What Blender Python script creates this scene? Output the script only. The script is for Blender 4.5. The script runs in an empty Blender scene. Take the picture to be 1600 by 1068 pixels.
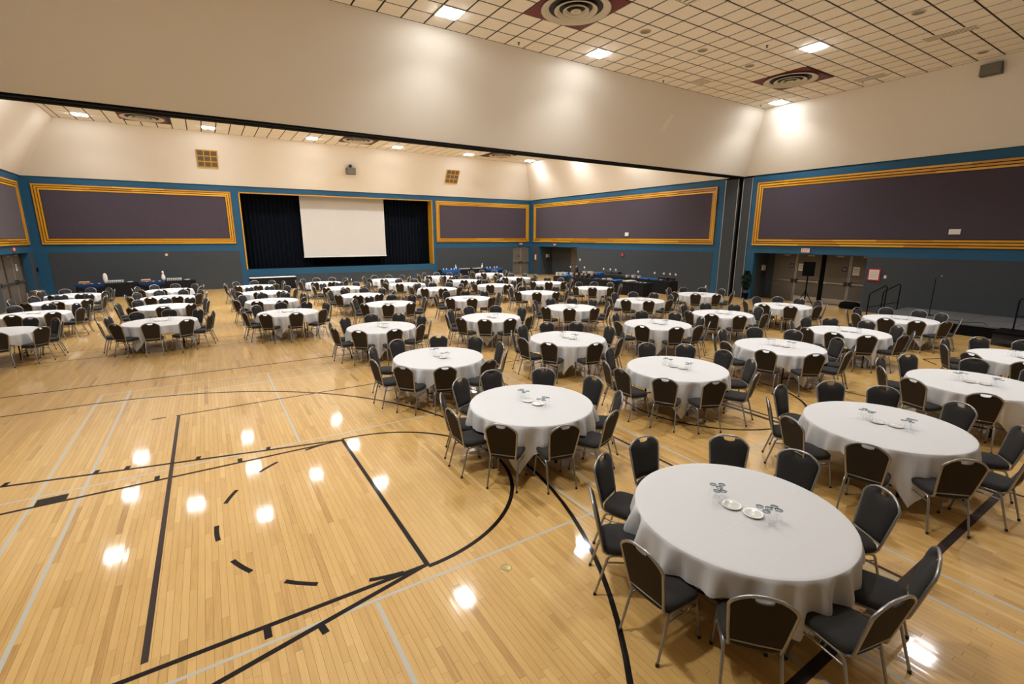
import bpy, bmesh, math, random
import numpy as np
from mathutils import Vector, Matrix
random.seed(7)
rng = np.random.default_rng(7)
sc = bpy.context.scene
COL = sc.collection
PI = math.pi

# ------------------------------------------------------------------ camera, world, exposure
F_PX, CAM_H = 740.12, 3.221
YAW, PITCH, ROLL = math.radians(32.4308), math.radians(12.5024), math.radians(0.0377)
fwd = Vector((math.sin(YAW) * math.cos(PITCH), math.cos(YAW) * math.cos(PITCH), -math.sin(PITCH)))
rgt0 = Vector((math.cos(YAW), -math.sin(YAW), 0))
up0 = rgt0.cross(fwd)
rgt = rgt0 * math.cos(ROLL) + up0 * math.sin(ROLL)
upv = up0 * math.cos(ROLL) - rgt0 * math.sin(ROLL)
cd = bpy.data.cameras.new('camera')
cam = bpy.data.objects.new('camera', cd)
COL.objects.link(cam)
M = Matrix((rgt, upv, -fwd)).transposed().to_4x4()
M.translation = Vector((0, 0, CAM_H))
cam.matrix_world = M
cd.sensor_width = 36
cd.lens = F_PX * 36 / 1600
cd.clip_start = .05
cd.clip_end = 200
sc.camera = cam
w = bpy.data.worlds.new('world')
sc.world = w
w.use_nodes = True
w.node_tree.nodes['Background'].inputs[0].default_value = (.9, .8, .65, 1)
w.node_tree.nodes['Background'].inputs[1].default_value = .02
sc.view_settings.view_transform = 'Standard'
sc.view_settings.look = 'None'
sc.view_settings.gamma = 1
sc.view_settings.use_curve_mapping = False
sc.view_settings.exposure = 0.15
sc.cycles.max_bounces = 8
sc.cycles.diffuse_bounces = 5
sc.cycles.glossy_bounces = 4
sc.cycles.transparent_max_bounces = 24
sc.cycles.sample_clamp_indirect = 6
LENS = 70.0            # emission of the frosted lenses
BEAM = 108.0           # watts of each fitting's downward beam
LAMP_COL = (.98, .99, 1.0)


def pxs(P):
    P = np.atleast_2d(np.asarray(P, float)) - np.array([0, 0, CAM_H])
    z = P @ np.array(fwd)
    z = np.where(z < .05, np.nan, z)
    return 800 + F_PX * (P @ np.array(rgt)) / z, 534 - F_PX * (P @ np.array(upv)) / z, z


def in_view(P, m=0):
    x, y, z = pxs(P)
    with np.errstate(invalid='ignore'):
        return np.any((x > -m) & (x < 1600 + m) & (y > -m) & (y < 1068 + m))


# ------------------------------------------------------------------ materials
MATS = {}


def mat(name, col, rough=.5, metal=0, coat=0, coat_r=.05, spec=.5, noise=None, bump=None, emit=None, sheen=0):
    """noise=(scale vec, amount) colour variation; bump=(scale vec, strength)"""
    m = bpy.data.materials.new(name)
    m.use_nodes = True
    nt = m.node_tree
    b = nt.nodes['Principled BSDF']
    b.inputs['Base Color'].default_value = (*col, 1)
    b.inputs['Roughness'].default_value = rough
    b.inputs['Metallic'].default_value = metal
    b.inputs['Coat Weight'].default_value = coat
    b.inputs['Coat Roughness'].default_value = coat_r
    b.inputs['Specular IOR Level'].default_value = spec
    b.inputs['Sheen Weight'].default_value = sheen
    if emit:
        b.inputs['Emission Color'].default_value = (*emit[0], 1)
        b.inputs['Emission Strength'].default_value = emit[1]

    def tex(scale, detail=3):
        tc = nt.nodes.new('ShaderNodeTexCoord')
        mp = nt.nodes.new('ShaderNodeMapping')
        mp.inputs['Scale'].default_value = scale
        nz = nt.nodes.new('ShaderNodeTexNoise')
        nz.inputs['Scale'].default_value = 1
        nz.inputs['Detail'].default_value = detail
        nt.links.new(tc.outputs['Object'], mp.inputs[0])
        nt.links.new(mp.outputs[0], nz.inputs[0])
        return nz
    if noise:
        nz = tex(noise[0])
        mx = nt.nodes.new('ShaderNodeMix')
        mx.data_type = 'RGBA'
        a = noise[1]
        mx.inputs['A'].default_value = (*[c * (1 - a) for c in col], 1)
        mx.inputs['B'].default_value = (*[min(1, c * (1 + a)) for c in col], 1)
        nt.links.new(nz.outputs[0], mx.inputs['Factor'])
        nt.links.new(mx.outputs['Result'], b.inputs['Base Color'])
    if bump:
        nz = tex(bump[0])
        bp = nt.nodes.new('ShaderNodeBump')
        bp.inputs['Strength'].default_value = bump[1]
        bp.inputs['Distance'].default_value = .002
        nt.links.new(nz.outputs[0], bp.inputs['Height'])
        nt.links.new(bp.outputs[0], b.inputs['Normal'])
    MATS[name] = m
    return m


def tone_ramp(m, stops, grain=(70, 2.2, 1), amt=.25):
    """base colour from the per-piece 'tone' attribute plus stretched grain"""
    nt = m.node_tree
    b = nt.nodes['Principled BSDF']
    at = nt.nodes.new('ShaderNodeAttribute')
    at.attribute_name = 'tone'
    tc = nt.nodes.new('ShaderNodeTexCoord')
    mp = nt.nodes.new('ShaderNodeMapping')
    mp.inputs['Scale'].default_value = grain
    ad = nt.nodes.new('ShaderNodeVectorMath')
    ad.operation = 'ADD'
    cb = nt.nodes.new('ShaderNodeCombineXYZ')
    m10 = nt.nodes.new('ShaderNodeMath')
    m10.operation = 'MULTIPLY'
    m10.inputs[1].default_value = 37
    nz = nt.nodes.new('ShaderNodeTexNoise')
    nz.inputs['Scale'].default_value = 1
    nz.inputs['Detail'].default_value = 4
    L = nt.links.new
    L(at.outputs['Fac'], m10.inputs[0])
    L(m10.outputs[0], cb.inputs[0])
    L(m10.outputs[0], cb.inputs[2])
    L(tc.outputs['Object'], mp.inputs[0])
    L(mp.outputs[0], ad.inputs[0])
    L(cb.outputs[0], ad.inputs[1])
    L(ad.outputs[0], nz.inputs[0])
    s = nt.nodes.new('ShaderNodeMath')
    s.operation = 'MULTIPLY_ADD'
    s.inputs[1].default_value = amt * 2
    s.inputs[2].default_value = -amt
    L(nz.outputs[0], s.inputs[0])
    a2 = nt.nodes.new('ShaderNodeMath')
    a2.operation = 'ADD'
    L(at.outputs['Fac'], a2.inputs[0])
    L(s.outputs[0], a2.inputs[1])
    cr = nt.nodes.new('ShaderNodeValToRGB')
    el = cr.color_ramp.elements
    el[0].position, el[0].color = stops[0][0], (*stops[0][1], 1)
    el[1].position, el[1].color = stops[-1][0], (*stops[-1][1], 1)
    for p_, c_ in stops[1:-1]:
        e = el.new(p_)
        e.color = (*c_, 1)
    L(a2.outputs[0], cr.inputs[0])
    L(cr.outputs[0], b.inputs['Base Color'])
    return m


m_board = mat('maple_varnished', (.6, .35, .13), .42, coat=.85, coat_r=.065, spec=.35, bump=((24, 1.1, 1), .5))
tone_ramp(m_board, [(0, (.38, .20, .050)), (.35, (.58, .345, .105)), (.7, (.66, .41, .138)), (1, (.73, .49, .19))], (55, 3.2, 1), .3)
m_sub = mat('subfloor', (.10, .05, .02), .8)
m_linek = mat('court_paint_black', (.006, .004, .004), .5, coat=.3, coat_r=.05, spec=.1)
m_lineb = mat('court_paint_brown', (.042, .028, .025), .5, coat=.3, coat_r=.05, spec=.1)
m_lineg = mat('court_paint_grey', (.50, .47, .39), .5, coat=.3, coat_r=.05, spec=.1)
m_cream = mat('cream_paint', (.78, .73, .64), .75, spec=.3, noise=((2, 2, 2), .015), bump=((60, 60, 60), .15))
m_blue = mat('blue_paint', (.014, .080, .155), .6, spec=.3, noise=((3, 3, 3), .05))
m_grey = mat('grey_carpet_panel', (.050, .057, .063), .9, spec=.2, noise=((40, 40, 4), .12), bump=((200, 200, 200), .3))
m_purple = mat('plum_fabric', (.062, .049, .064), .95, spec=.15, noise=((60, 60, 8), .18), bump=((200, 200, 200), .3), sheen=.1)
m_gold = mat('amber_oak', (.6, .3, .05), .4, coat=.4, coat_r=.2)
tone_ramp(m_gold, [(0, (.30, .115, .006)), (.5, (.56, .26, .010)), (1, (.78, .43, .035))], (3, 3, 40), .12)
m_goldp = mat('gold_trim', (.58, .28, .015), .4, coat=.3, coat_r=.2)
m_black = mat('black_paint', (.003, .003, .0035), .8, spec=.1)
m_velvet = mat('navy_black_velvet', (.0030, .0050, .0095), .95, sheen=.04, spec=.05)
m_screen = mat('screen_vinyl', (.62, .61, .59), .8, spec=.1)
m_tile = mat('ceiling_tile', (.93, .89, .80), .9, spec=.2, bump=((150, 150, 150), .3), noise=((3, 3, 3), .03))
m_grid = mat('ceiling_grid', (.012, .012, .013), .7)
m_red = mat('dark_red_panel', (.14, .012, .012), .6)
m_diff = mat('diffuser_enamel', (.62, .58, .48), .5)
m_lampf = mat('lamp_lens_near', (.9, .9, .9), .4, emit=(LAMP_COL, LENS))
m_lampb = mat('lamp_lens_far', (.9, .9, .9), .4, emit=(LAMP_COL, LENS))
m_white = mat('white_enamel', (.78, .77, .73), .4)
m_cloth = mat('white_tablecloth', (.66, .66, .66), .85, spec=.2, bump=((120, 120, 120), .15))
m_fab = mat('charcoal_fabric', (.030, .0275, .0255), .9, spec=.2, noise=((260, 260, 260), .75), sheen=.05)
m_fabb = mat('brown_back_panel', (.032, .023, .015), .8, spec=.25, noise=((200, 200, 200), .3))
m_frame = mat('silver_vein_tube', (.36, .36, .36), .32, metal=.8)
m_chrome = mat('chrome', (.62, .62, .62), .15, metal=1)
m_rubber = mat('black_rubber', (.015, .015, .015), .7)
m_ply = mat('table_plywood', (.16, .07, .03), .5)
m_skirt = mat('black_table_skirt', (.008, .008, .010), .85, spec=.2)
m_navy = mat('blue_linen', (.004, .020, .070), .8, spec=.2)
m_blue2 = mat('royal_blue_linen', (.006, .055, .19), .8, spec=.2)
m_napk = mat('bright_blue_linen', (.008, .11, .38), .8, spec=.2)
m_door = mat('taupe_door_laminate', (.125, .106, .087), .55, noise=((6, 6, 1), .08))
m_doorf = mat('door_frame', (.055, .05, .045), .5)
m_dark = mat('dark_paint', (.016, .016, .018), .7)
m_chair_steel = mat('steel_plate', (.55, .53, .48), .32, metal=1)
m_plate = mat('china_glaze', (.74, .73, .69), .2, coat=.5)
m_leaf = mat('leaf_green', (.010, .034, .010), .5)
m_brass = mat('brass_plug', (.42, .34, .14), .35, metal=.8, noise=((90, 90, 90), .3))
m_exitw = mat('exit_sign_face', (.75, .66, .62), .5)
m_exitr = mat('exit_letter_red', (.45, .02, .03), .5)
m_exitf = mat('exit_sign_red_face', (.50, .045, .04), .5)
m_paper = mat('paper', (.72, .68, .60), .7)
m_text = mat('print_grey', (.25, .24, .23), .7)
m_redf = mat('red_frame', (.42, .012, .03), .5)
m_plat = mat('grey_stage_carpet', (.095, .095, .10), .9, noise=((60, 60, 60), .3))
m_wood = mat('orange_wood', (.42, .17, .03), .5)
m_sgrey = mat('speaker_grey', (.11, .105, .09), .6)
m_silverg = mat('grey_grille', (.16, .15, .12), .6)
m_strip = mat('aluminium_edge', (.5, .48, .44), .4, metal=.6)
m_signb = mat('dark_sign', (.02, .022, .05), .5)

# crease lines pressed into the tablecloths
def add_creases():
    nt = m_cloth.node_tree
    b = nt.nodes['Principled BSDF']
    tc = nt.nodes.new('ShaderNodeTexCoord')
    sp = nt.nodes.new('ShaderNodeSeparateXYZ')
    nt.links.new(tc.outputs['Object'], sp.inputs[0])
    outs = []
    for k in (0, 1):
        a = nt.nodes.new('ShaderNodeMath'); a.operation = 'PINGPONG'; a.inputs[1].default_value = .23
        o = nt.nodes.new('ShaderNodeMath'); o.operation = 'ADD'; o.inputs[1].default_value = .07 + .05 * k
        nt.links.new(sp.outputs[k], o.inputs[0]); nt.links.new(o.outputs[0], a.inputs[0])
        mr = nt.nodes.new('ShaderNodeMapRange')
        mr.inputs['From Min'].default_value = 0; mr.inputs['From Max'].default_value = .008
        mr.inputs['To Min'].default_value = 1; mr.inputs['To Max'].default_value = 0
        nt.links.new(a.outputs[0], mr.inputs[0]); outs.append(mr)
    mx = nt.nodes.new('ShaderNodeMath'); mx.operation = 'MAXIMUM'
    nt.links.new(outs[0].outputs[0], mx.inputs[0]); nt.links.new(outs[1].outputs[0], mx.inputs[1])
    bp = nt.nodes.new('ShaderNodeBump'); bp.inputs['Strength'].default_value = .28; bp.inputs['Distance'].default_value = .003
    nt.links.new(mx.outputs[0], bp.inputs['Height'])
    old = b.inputs['Normal'].links[0].from_socket
    nt.links.new(old, bp.inputs['Normal'])
    nt.links.new(bp.outputs[0], b.inputs['Normal'])
add_creases()

# thin clear glass: transparent sheet with a fresnel reflection, bluish towards its edges
mg = bpy.data.materials.new('clear_glass')
mg.use_nodes = True
nt = mg.node_tree
nt.nodes.remove(nt.nodes['Principled BSDF'])
tr = nt.nodes.new('ShaderNodeBsdfTransparent')
gl = nt.nodes.new('ShaderNodeBsdfGlossy')
gl.inputs['Roughness'].default_value = .04
lw = nt.nodes.new('ShaderNodeLayerWeight')
lw.inputs[0].default_value = .3
cr = nt.nodes.new('ShaderNodeValToRGB')
cr.color_ramp.elements[0].color = (.985, .985, .985, 1)
cr.color_ramp.elements[1].color = (.88, .89, .90, 1)
cr.color_ramp.elements[0].position = .35
fr = nt.nodes.new('ShaderNodeMath')
fr.operation = 'POWER'
fr.inputs[1].default_value = 3.0
nt.links.new(lw.outputs['Facing'], fr.inputs[0])
ms = nt.nodes.new('ShaderNodeMixShader')
nt.links.new(lw.outputs['Facing'], cr.inputs[0])
nt.links.new(cr.outputs[0], tr.inputs[0])
nt.links.new(fr.outputs[0], ms.inputs[0])
nt.links.new(tr.outputs[0], ms.inputs[1])
nt.links.new(gl.outputs[0], ms.inputs[2])
nt.links.new(ms.outputs[0], nt.nodes['Material Output'].inputs[0])
m_glass = mg
m_gfoot = mg.copy()
m_gfoot.name = 'clear_glass_foot'
for n_ in m_gfoot.node_tree.nodes:
    if n_.type == 'VALTORGB':
        n_.color_ramp.elements[0].color = (.74, .79, .81, 1)
        n_.color_ramp.elements[1].color = (.03, .07, .10, 1)


# ------------------------------------------------------------------ mesh helpers
class MB:
    def __init__(s):
        s.v, s.f, s.mi, s.tone, s.sm = [], [], [], [], []

    def add(s, vs, fs, mi=0, tone=.5, smooth=False):
        o = len(s.v)
        s.v += [tuple(map(float, v)) for v in vs]
        s.f += [tuple(i + o for i in f) for f in fs]
        s.mi += [mi] * len(fs)
        s.sm += [smooth] * len(fs)
        s.tone += [tone] * len(vs)
        return s

    def box(s, lo, hi, mi=0, tone=.5, skip_bottom=False, skip_top=False):
        x0, y0, z0 = lo
        x1, y1, z1 = hi
        vs = [(x0, y0, z0), (x1, y0, z0), (x1, y1, z0), (x0, y1, z0), (x0, y0, z1), (x1, y0, z1), (x1, y1, z1), (x0, y1, z1)]
        fs = [(0, 1, 5, 4), (1, 2, 6, 5), (2, 3, 7, 6), (3, 0, 4, 7)]
        if not skip_bottom: fs.append((3, 2, 1, 0))
        if not skip_top: fs.append((4, 5, 6, 7))
        return s.add(vs, fs, mi, tone)

    def hexa(s, bot, top, mi=0, tone=.5):
        """prism between two quads"""
        vs = list(bot) + list(top)
        return s.add(vs, [(3, 2, 1, 0), (4, 5, 6, 7), (0, 1, 5, 4), (1, 2, 6, 5), (2, 3, 7, 6), (3, 0, 4, 7)], mi, tone)

    def tube(s, path, r, n=8, mi=0, closed=False, cap=True, ry=None):
        P = [Vector(p) for p in path]
        k = len(P)
        vs = []
        prev = None
        for i in range(k):
            a = P[(i - 1) % k] if (closed or i > 0) else P[i]
            b = P[(i + 1) % k] if (closed or i < k - 1) else P[i]
            t = (b - a).normalized()
            if prev is None:
                q = Vector((0, 0, 1)) if abs(t.z) < .9 else Vector((1, 0, 0))
                prev = (q - t * q.dot(t)).normalized()
            else:
                prev = (prev - t * prev.dot(t)).normalized()
            bn = t.cross(prev)
            rr = r[i] if isinstance(r, (list, tuple)) else r
            for j in range(n):
                an = 2 * PI * j / n + PI / n
                vs.append(P[i] + prev * math.cos(an) * rr + bn * math.sin(an) * (ry or rr))
        fs = []
        for i in range(k if closed else k - 1):
            for j in range(n):
                a = i * n + j
                b = i * n + (j + 1) % n
                c = ((i + 1) % k) * n + (j + 1) % n
                d = ((i + 1) % k) * n + j
                fs.append((a, b, c, d))
        s.add(vs, fs, mi, smooth=True)
        if cap and not closed:
            s.add(vs[:n], [tuple(reversed(range(n)))], mi)
            s.add(vs[-n:], [tuple(range(n))], mi)
        return s

    def lathe(s, prof, n=16, c=(0, 0, 0), mi=0, smooth=True, flip=False):
        vs, fs = [], []
        for (r, z) in prof:
            for j in range(n):
                a = 2 * PI * j / n
                vs.append((c[0] + r * math.cos(a), c[1] + r * math.sin(a), c[2] + z))
        for i in range(len(prof) - 1):
            for j in range(n):
                q = (i * n + j, i * n + (j + 1) % n, (i + 1) * n + (j + 1) % n, (i + 1) * n + j)
                fs.append(tuple(reversed(q)) if flip else q)
        return s.add(vs, fs, mi, smooth=smooth)

    def loft(s, rings, mi=0, smooth=True, cap0=True, cap1=True):
        n = len(rings[0])
        vs = [p for r in rings for p in r]
        fs = []
        for i in range(len(rings) - 1):
            for j in range(n):
                fs.append((i * n + j, i * n + (j + 1) % n, (i + 1) * n + (j + 1) % n, (i + 1) * n + j))
        if cap0: fs.append(tuple(reversed(range(n))))
        if cap1: fs.append(tuple((len(rings) - 1) * n + j for j in range(n)))
        return s.add(vs, fs, mi, smooth=smooth)

    def mesh(s, name, mats):
        me = bpy.data.meshes.new(name)
        me.from_pydata(s.v, [], s.f)
        for m in (mats if isinstance(mats, (list, tuple)) else [mats]):
            me.materials.append(m)
        me.polygons.foreach_set('material_index', s.mi)
        me.polygons.foreach_set('use_smooth', s.sm)
        at = me.attributes.new('tone', 'FLOAT', 'POINT')
        at.data.foreach_set('value', s.tone)
        me.update()
        return me

    def build(s, name, mats, parent=None, loc=None, **k):
        return link(name, s.mesh(name, mats), parent, loc, **k)


def link(name, me, parent=None, loc=None, rz=0, **k):
    o = bpy.data.objects.new(name, me)
    COL.objects.link(o)
    if parent: o.parent = parent
    if loc is not None: o.location = loc
    if rz: o.rotation_euler = (0, 0, rz)
    for a, b in k.items(): o[a] = b
    return o


def thing(name, label, cat, loc=(0, 0, 0), rz=0, group=None):
    o = link(name, None, None, loc, rz)
    o['label'] = label
    o['category'] = cat
    if group: o['group'] = group
    return o


def tag(o, label, cat, group=None):
    o['label'] = label
    o['category'] = cat
    if group: o['group'] = group
    return o


def copy_tree(o, parent=None):
    c = o.copy()
    COL.objects.link(c)
    c.parent = parent
    for ch in list(o.children): copy_tree(ch, c)
    return c


def struct(mb, name, mats, parent=None, loc=None):
    o = mb.build(name, mats, parent, loc)
    if parent is None: o['kind'] = 'structure'
    return o


def text_mesh(txt, size, name='lettering', mat_=None, extrude=.002):
    cu = bpy.data.curves.new(name, 'FONT')
    cu.body = txt
    cu.size = size
    cu.extrude = extrude
    cu.align_x = 'CENTER'
    cu.align_y = 'CENTER'
    cu.resolution_u = 3
    o = bpy.data.objects.new(name, cu)
    COL.objects.link(o)
    dg = bpy.context.evaluated_depsgraph_get()
    dg.update()
    me = bpy.data.meshes.new_from_object(o.evaluated_get(dg))
    bpy.data.objects.remove(o)
    me.materials.clear()
    me.materials.append(mat_)
    return me


# ------------------------------------------------------------------ dimensions
XR, XL, YB, YN = 24.26, -7.69, 35.27, -6.0
ZB, ZC = 6.30, 9.0
CR, CL, CB = 22.65, -5.66, 33.6          # ceiling edges: right, left, back
SF0, SF1, SB = 13.79, 15.38, 17.5        # soffit: top front edge, bottom front edge, top back edge
ZG = 2.42

# ------------------------------------------------------------------ floor
fl = MB().box((XL - 1, YN - .3, -.2), (XR + 3, YB + 4, -.011))
floor = struct(fl, 'floor', m_sub)
BW = .06
boards = []
for i in range(int((XR + 1.6 - XL) / BW) + 1):
    x0 = XL + i * BW
    y = -1.2 - rng.random() * 1.2
    top = YB
    while y < top:
        L = .35 + 1.25 * rng.random() ** 1.2
        y1 = min(y + L, top)
        boards.append((x0, y, y1))
        y = y1
boards = np.array(boards)
cx, cy = boards[:, 0] + BW / 2, (boards[:, 1] + boards[:, 2]) / 2
pxx, pyy, pz = pxs(np.stack([cx, cy, 0 * cx], 1))
a0, b0, _ = pxs(np.stack([cx, boards[:, 1], 0 * cx], 1))
a1, b1, _ = pxs(np.stack([cx, boards[:, 2], 0 * cx], 1))
c0, d0, _ = pxs(np.stack([cx - .03, cy, 0 * cx], 1))
c1, d1, _ = pxs(np.stack([cx + .03, cy, 0 * cx], 1))
with np.errstate(invalid='ignore'):
    area = np.abs((a1 - a0) * (d1 - d0) - (b1 - b0) * (c1 - c0))
    vis = (pxx > 0) & (pxx < 1600) & (pyy > 0) & (pyy < 1068)
area = np.where(vis & np.isfinite(area), area, 0)
order = np.argsort(-area)
big = set(order[:300].tolist())
N = len(boards)
tones = np.clip(rng.normal(.52, .13, N), .05, .95)
gap = .0008
jit = (rng.random((N, 4)) - .5) * .00035
X0, X1 = boards[:, 0] + gap, boards[:, 0] + BW - gap
Y0, Y1 = boards[:, 1] + gap, boards[:, 2] - gap
FQ = [(4, 5, 6, 7), (0, 1, 5, 4), (1, 2, 6, 5), (2, 3, 7, 6), (3, 0, 4, 7)]


def board_v(i):
    b = -.011
    j = jit[i]
    return [(X0[i], Y0[i], b), (X1[i], Y0[i], b), (X1[i], Y1[i], b), (X0[i], Y1[i], b),
            (X0[i], Y0[i], j[0]), (X1[i], Y0[i], j[1]), (X1[i], Y1[i], j[2]), (X0[i], Y1[i], j[3])]


rest = MB()
for i in range(N):
    if i in big:
        MB().add(board_v(i), FQ, 0, tones[i]).build('floor_board', m_board, floor)
    else:
        rest.add(board_v(i), FQ, 0, tones[i])
r_ = rest.build('floor_boards', m_board, floor)
r_['kind'] = 'stuff'


# painted court lines (thin paint films on the boards)
def seg_line(x0, y0, x1, y1, w_, m_, z=.0009):
    d = Vector((x1 - x0, y1 - y0)).normalized()
    n = Vector((-d.y, d.x)) * w_ / 2
    c = [(x0 + n.x, y0 + n.y), (x0 - n.x, y0 - n.y), (x1 - n.x, y1 - n.y), (x1 + n.x, y1 + n.y)]
    mb = MB().hexa([(a, b, .0002) for a, b in c], [(a, b, z) for a, b in c])
    mb.build('court_line', m_, floor)


def arc_line(cx_, cy_, r, a0, a1, w_, m_, z=.0010):
    n = max(4, int(abs(a1 - a0) / 3))
    vs, fs = [], []
    for i in range(n + 1):
        a = math.radians(a0 + (a1 - a0) * i / n)
        for rr in (r - w_ / 2, r + w_ / 2):
            for zz in (.0002, z):
                vs.append((cx_ + rr * math.cos(a), cy_ + rr * math.sin(a), zz))
    for i in range(n):
        a = i * 4
        fs += [(a + 1, a + 3, a + 7, a + 5), (a, a + 1, a + 5, a + 4), (a + 3, a + 2, a + 6, a + 7)]
    MB().add(vs, fs).build('court_line', m_, floor)


K, Bn, G = m_linek, m_lineb, m_lineg
W5 = .05
for x, y0, y1 in [(-2.17, -1, 12.5), (-1.70, -1, 12.5), (.92, 7.83, 12.5), (.94, -1, 3.75), (3.52, -1, 5.2), (4.02, -1, 7.5),
                  (5.24, -1, 5.6), (5.71, -1, 12.5), (.85, 16, 21.5), (3.9, 16.5, 20.5)]:
    seg_line(x, y0, x, y1, .04, G, .0006)
for y, x0, x1 in [(7.81, -6, 12), (3.78, -6, 12), (11.75, -2.2, 8), (12.5, -2.2, 8)]:
    seg_line(x0, y, x1, y, .035, G, .0007)
seg_line(1.52, 3.98, 1.52, 7.54, W5, K)
seg_line(-6.5, 7.52, 1.52, 7.52, W5, K)
seg_line(-6.5, 3.98, 1.52, 3.98, W5, K)
seg_line(1.54, 7.53, -6, 9.12, W5, K, .0012)
seg_line(1.54, 3.99, -6, 2.36, W5, K, .0012)
arc_line(1.52, 5.76, 1.81, -90, 90, W5, K)
for a in (207, 181.5, 155, 129, 103.5, 231, 257):
    arc_line(1.52, 5.76, 1.78, a - 5.3, a + 5.3, W5, K, .0011)
arc_line(-2.55, 5.76, 6.15, -90, 90, W5, K, .0013)
seg_line(-7, 11.91, -2.5, 11.91, W5, K)
seg_line(-7, -.39, -2.5, -.39, W5, K)
arc_line(8.46, 5.76, 1.81, 0, 360, W5, K)
seg_line(8.42, -1.8, 8.42, 13.38, W5, K)
seg_line(-7, 13.38, 22, 13.38, W5, K)
seg_line(-7, -1.85, 22, -1.85, W5, K)
for y in (16.65, 17.95):
    seg_line(-7, y, 22, y, .03, K)
# lane hash marks
for x, w_, h in [(-1.99, .3, .17), (-.92, .06, .12), (.07, .06, .12)]:
    seg_line(x, 7.545, x, 7.545 + h, w_, K, .0014)
    seg_line(x, 3.955, x, 3.955 - h, w_, K, .0014)
for x in (-2.62, -1.66, -1.31, -.46, .46):
    yt = 7.53 + (1.54 - x) * .211
    yb = 3.99 - (1.54 - x) * .216
    seg_line(x, yt + .02, x + .02, yt + .12, .06, K, .0014)
    seg_line(x, yb - .02, x + .02, yb - .12, .06, K, .0014)
# brown volleyball-court lines
seg_line(-.77, 10.27, -.77, 4.09, .05, Bn, .0011)
seg_line(-.77, 3.87, -.77, 1.25, .05, Bn, .0011)
seg_line(-.81, 10.27, 12, 10.27, .045, Bn, .0011)
seg_line(-1.18, 10.27, -.96, 10.27, .045, Bn, .0011)
seg_line(-.8, 1.30, 17.2, 1.30, .085, Bn, .0011)
seg_line(5.33, 10.2, 5.33, 1.34, .045, Bn, .0012)
seg_line(8.25, 10.2, 8.25, 1.34, .085, Bn, .0012)
seg_line(11.2, 10.2, 11.2, 1.34, .045, Bn, .0012)
for k, (x, y) in enumerate([(2.16, 3.51), (2.14, 8.11), (6.74, 8.34), (6.9, 3.4)]):
    t = MB().lathe([(.001, .0016), (.045, .0016), (.05, .0026), (.06, .0026), (.062, .0003)], 24, (x, y, 0), flip=True)
    t.build('floor_plug', m_brass, floor)

# ------------------------------------------------------------------ walls
T = .25


def wall_x(mb, x, sgn, y0, y1, z0, z1, mi=0):
    lo, hi = (x, x + T) if sgn > 0 else (x - T, x)
    mb.box((lo, y0, z0), (hi, y1, z1), mi)


# right wall, with two door alcoves and the partition pocket
AL = [(9.35, 14.5, 1.34), (28.8, 33.9, 1.45)]      # y0, y1, depth
wr = MB()
for y0, y1, z0, z1 in [(YN, 9.35, 0, ZG), (14.5, 14.95, 0, ZG), (16.55, 28.8, 0, ZG), (33.9, YB + T, 0, ZG),
                       (YN, 14.95, ZG, ZB), (16.55, YB + T, ZG, ZB)]:
    wall_x(wr, XR, 1, y0, y1, z0, z1)
for y0, y1, d in AL:
    wr.box((XR + T, y0 - .1, 0), (XR + d + .2, y0, ZG), 1)
    wr.box((XR + T, y1, 0), (XR + d + .2, y1 + .1, ZG), 1)
    wr.box((XR + T, y0 - .1, ZG), (XR + d + .2, y1 + .1, ZG + .1), 2)
    wr.box((XR + d, y0, 0), (XR + d + .2, y1, ZG), 1)
# pocket recess behind the partition panels
wr.box((XR + .12, 14.95, 0), (XR + T, 16.55, ZB), 2)
wall_right = struct(wr, 'wall_right', [m_blue, m_grey, m_black])
for y0, y1 in [(YN + .02, 9.33), (16.95, 28.78), (33.92, 34.85)]:
    MB().box((XR - .015, y0, .02), (XR, y1, ZG - .04)).build('wall_panel', m_grey, wall_right)
for y0, y1 in [(14.97, 15.50), (15.76, 16.52)]:
    p_ = MB().box((XR - .01, y0, .01), (XR + .12, y1, ZB - .08)).build('partition_panel', m_grey, wall_right)
    for ye in (y0, y1 - .025):
        MB().box((XR - .03, ye, .01), (XR - .0101, ye + .025, ZB - .08)).build('edge_strip', m_strip, p_)

# back wall with the stage opening
OX0, OX1, OZ0, OZ1 = 2.12, 15.08, 1.15, 5.94
wb = MB()
for x0, x1, z0, z1 in [(XL - T, OX0, 0, ZB), (OX1, 22.46, 0, ZB), (22.46, 24.22, 2.36, ZB), (24.22, XR + T, 0, ZB),
                       (OX0, OX1, 0, OZ0), (OX0, OX1, OZ1, ZB)]:
    wb.box((x0, YB, z0), (x1, YB + T, z1))
wb.box((22.4, YB + T, 0), (24.3, YB + T + .1, 2.5), 1)
wall_back = struct(wb, 'wall_back', [m_blue, m_dark])
for x0, x1 in [(-7.18, 1.82), (15.36, 22.38)]:
    MB().box((x0, YB - .015, .02), (x1, YB, ZG - .06)).build('wall_panel', m_grey, wall_back)
for k in range(8):
    x0 = 2.16 + k * 1.616
    MB().box((x0, YB - .015, .02), (x0 + 1.55, YB, .72)).build('wall_panel', m_grey, wall_back)

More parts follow.
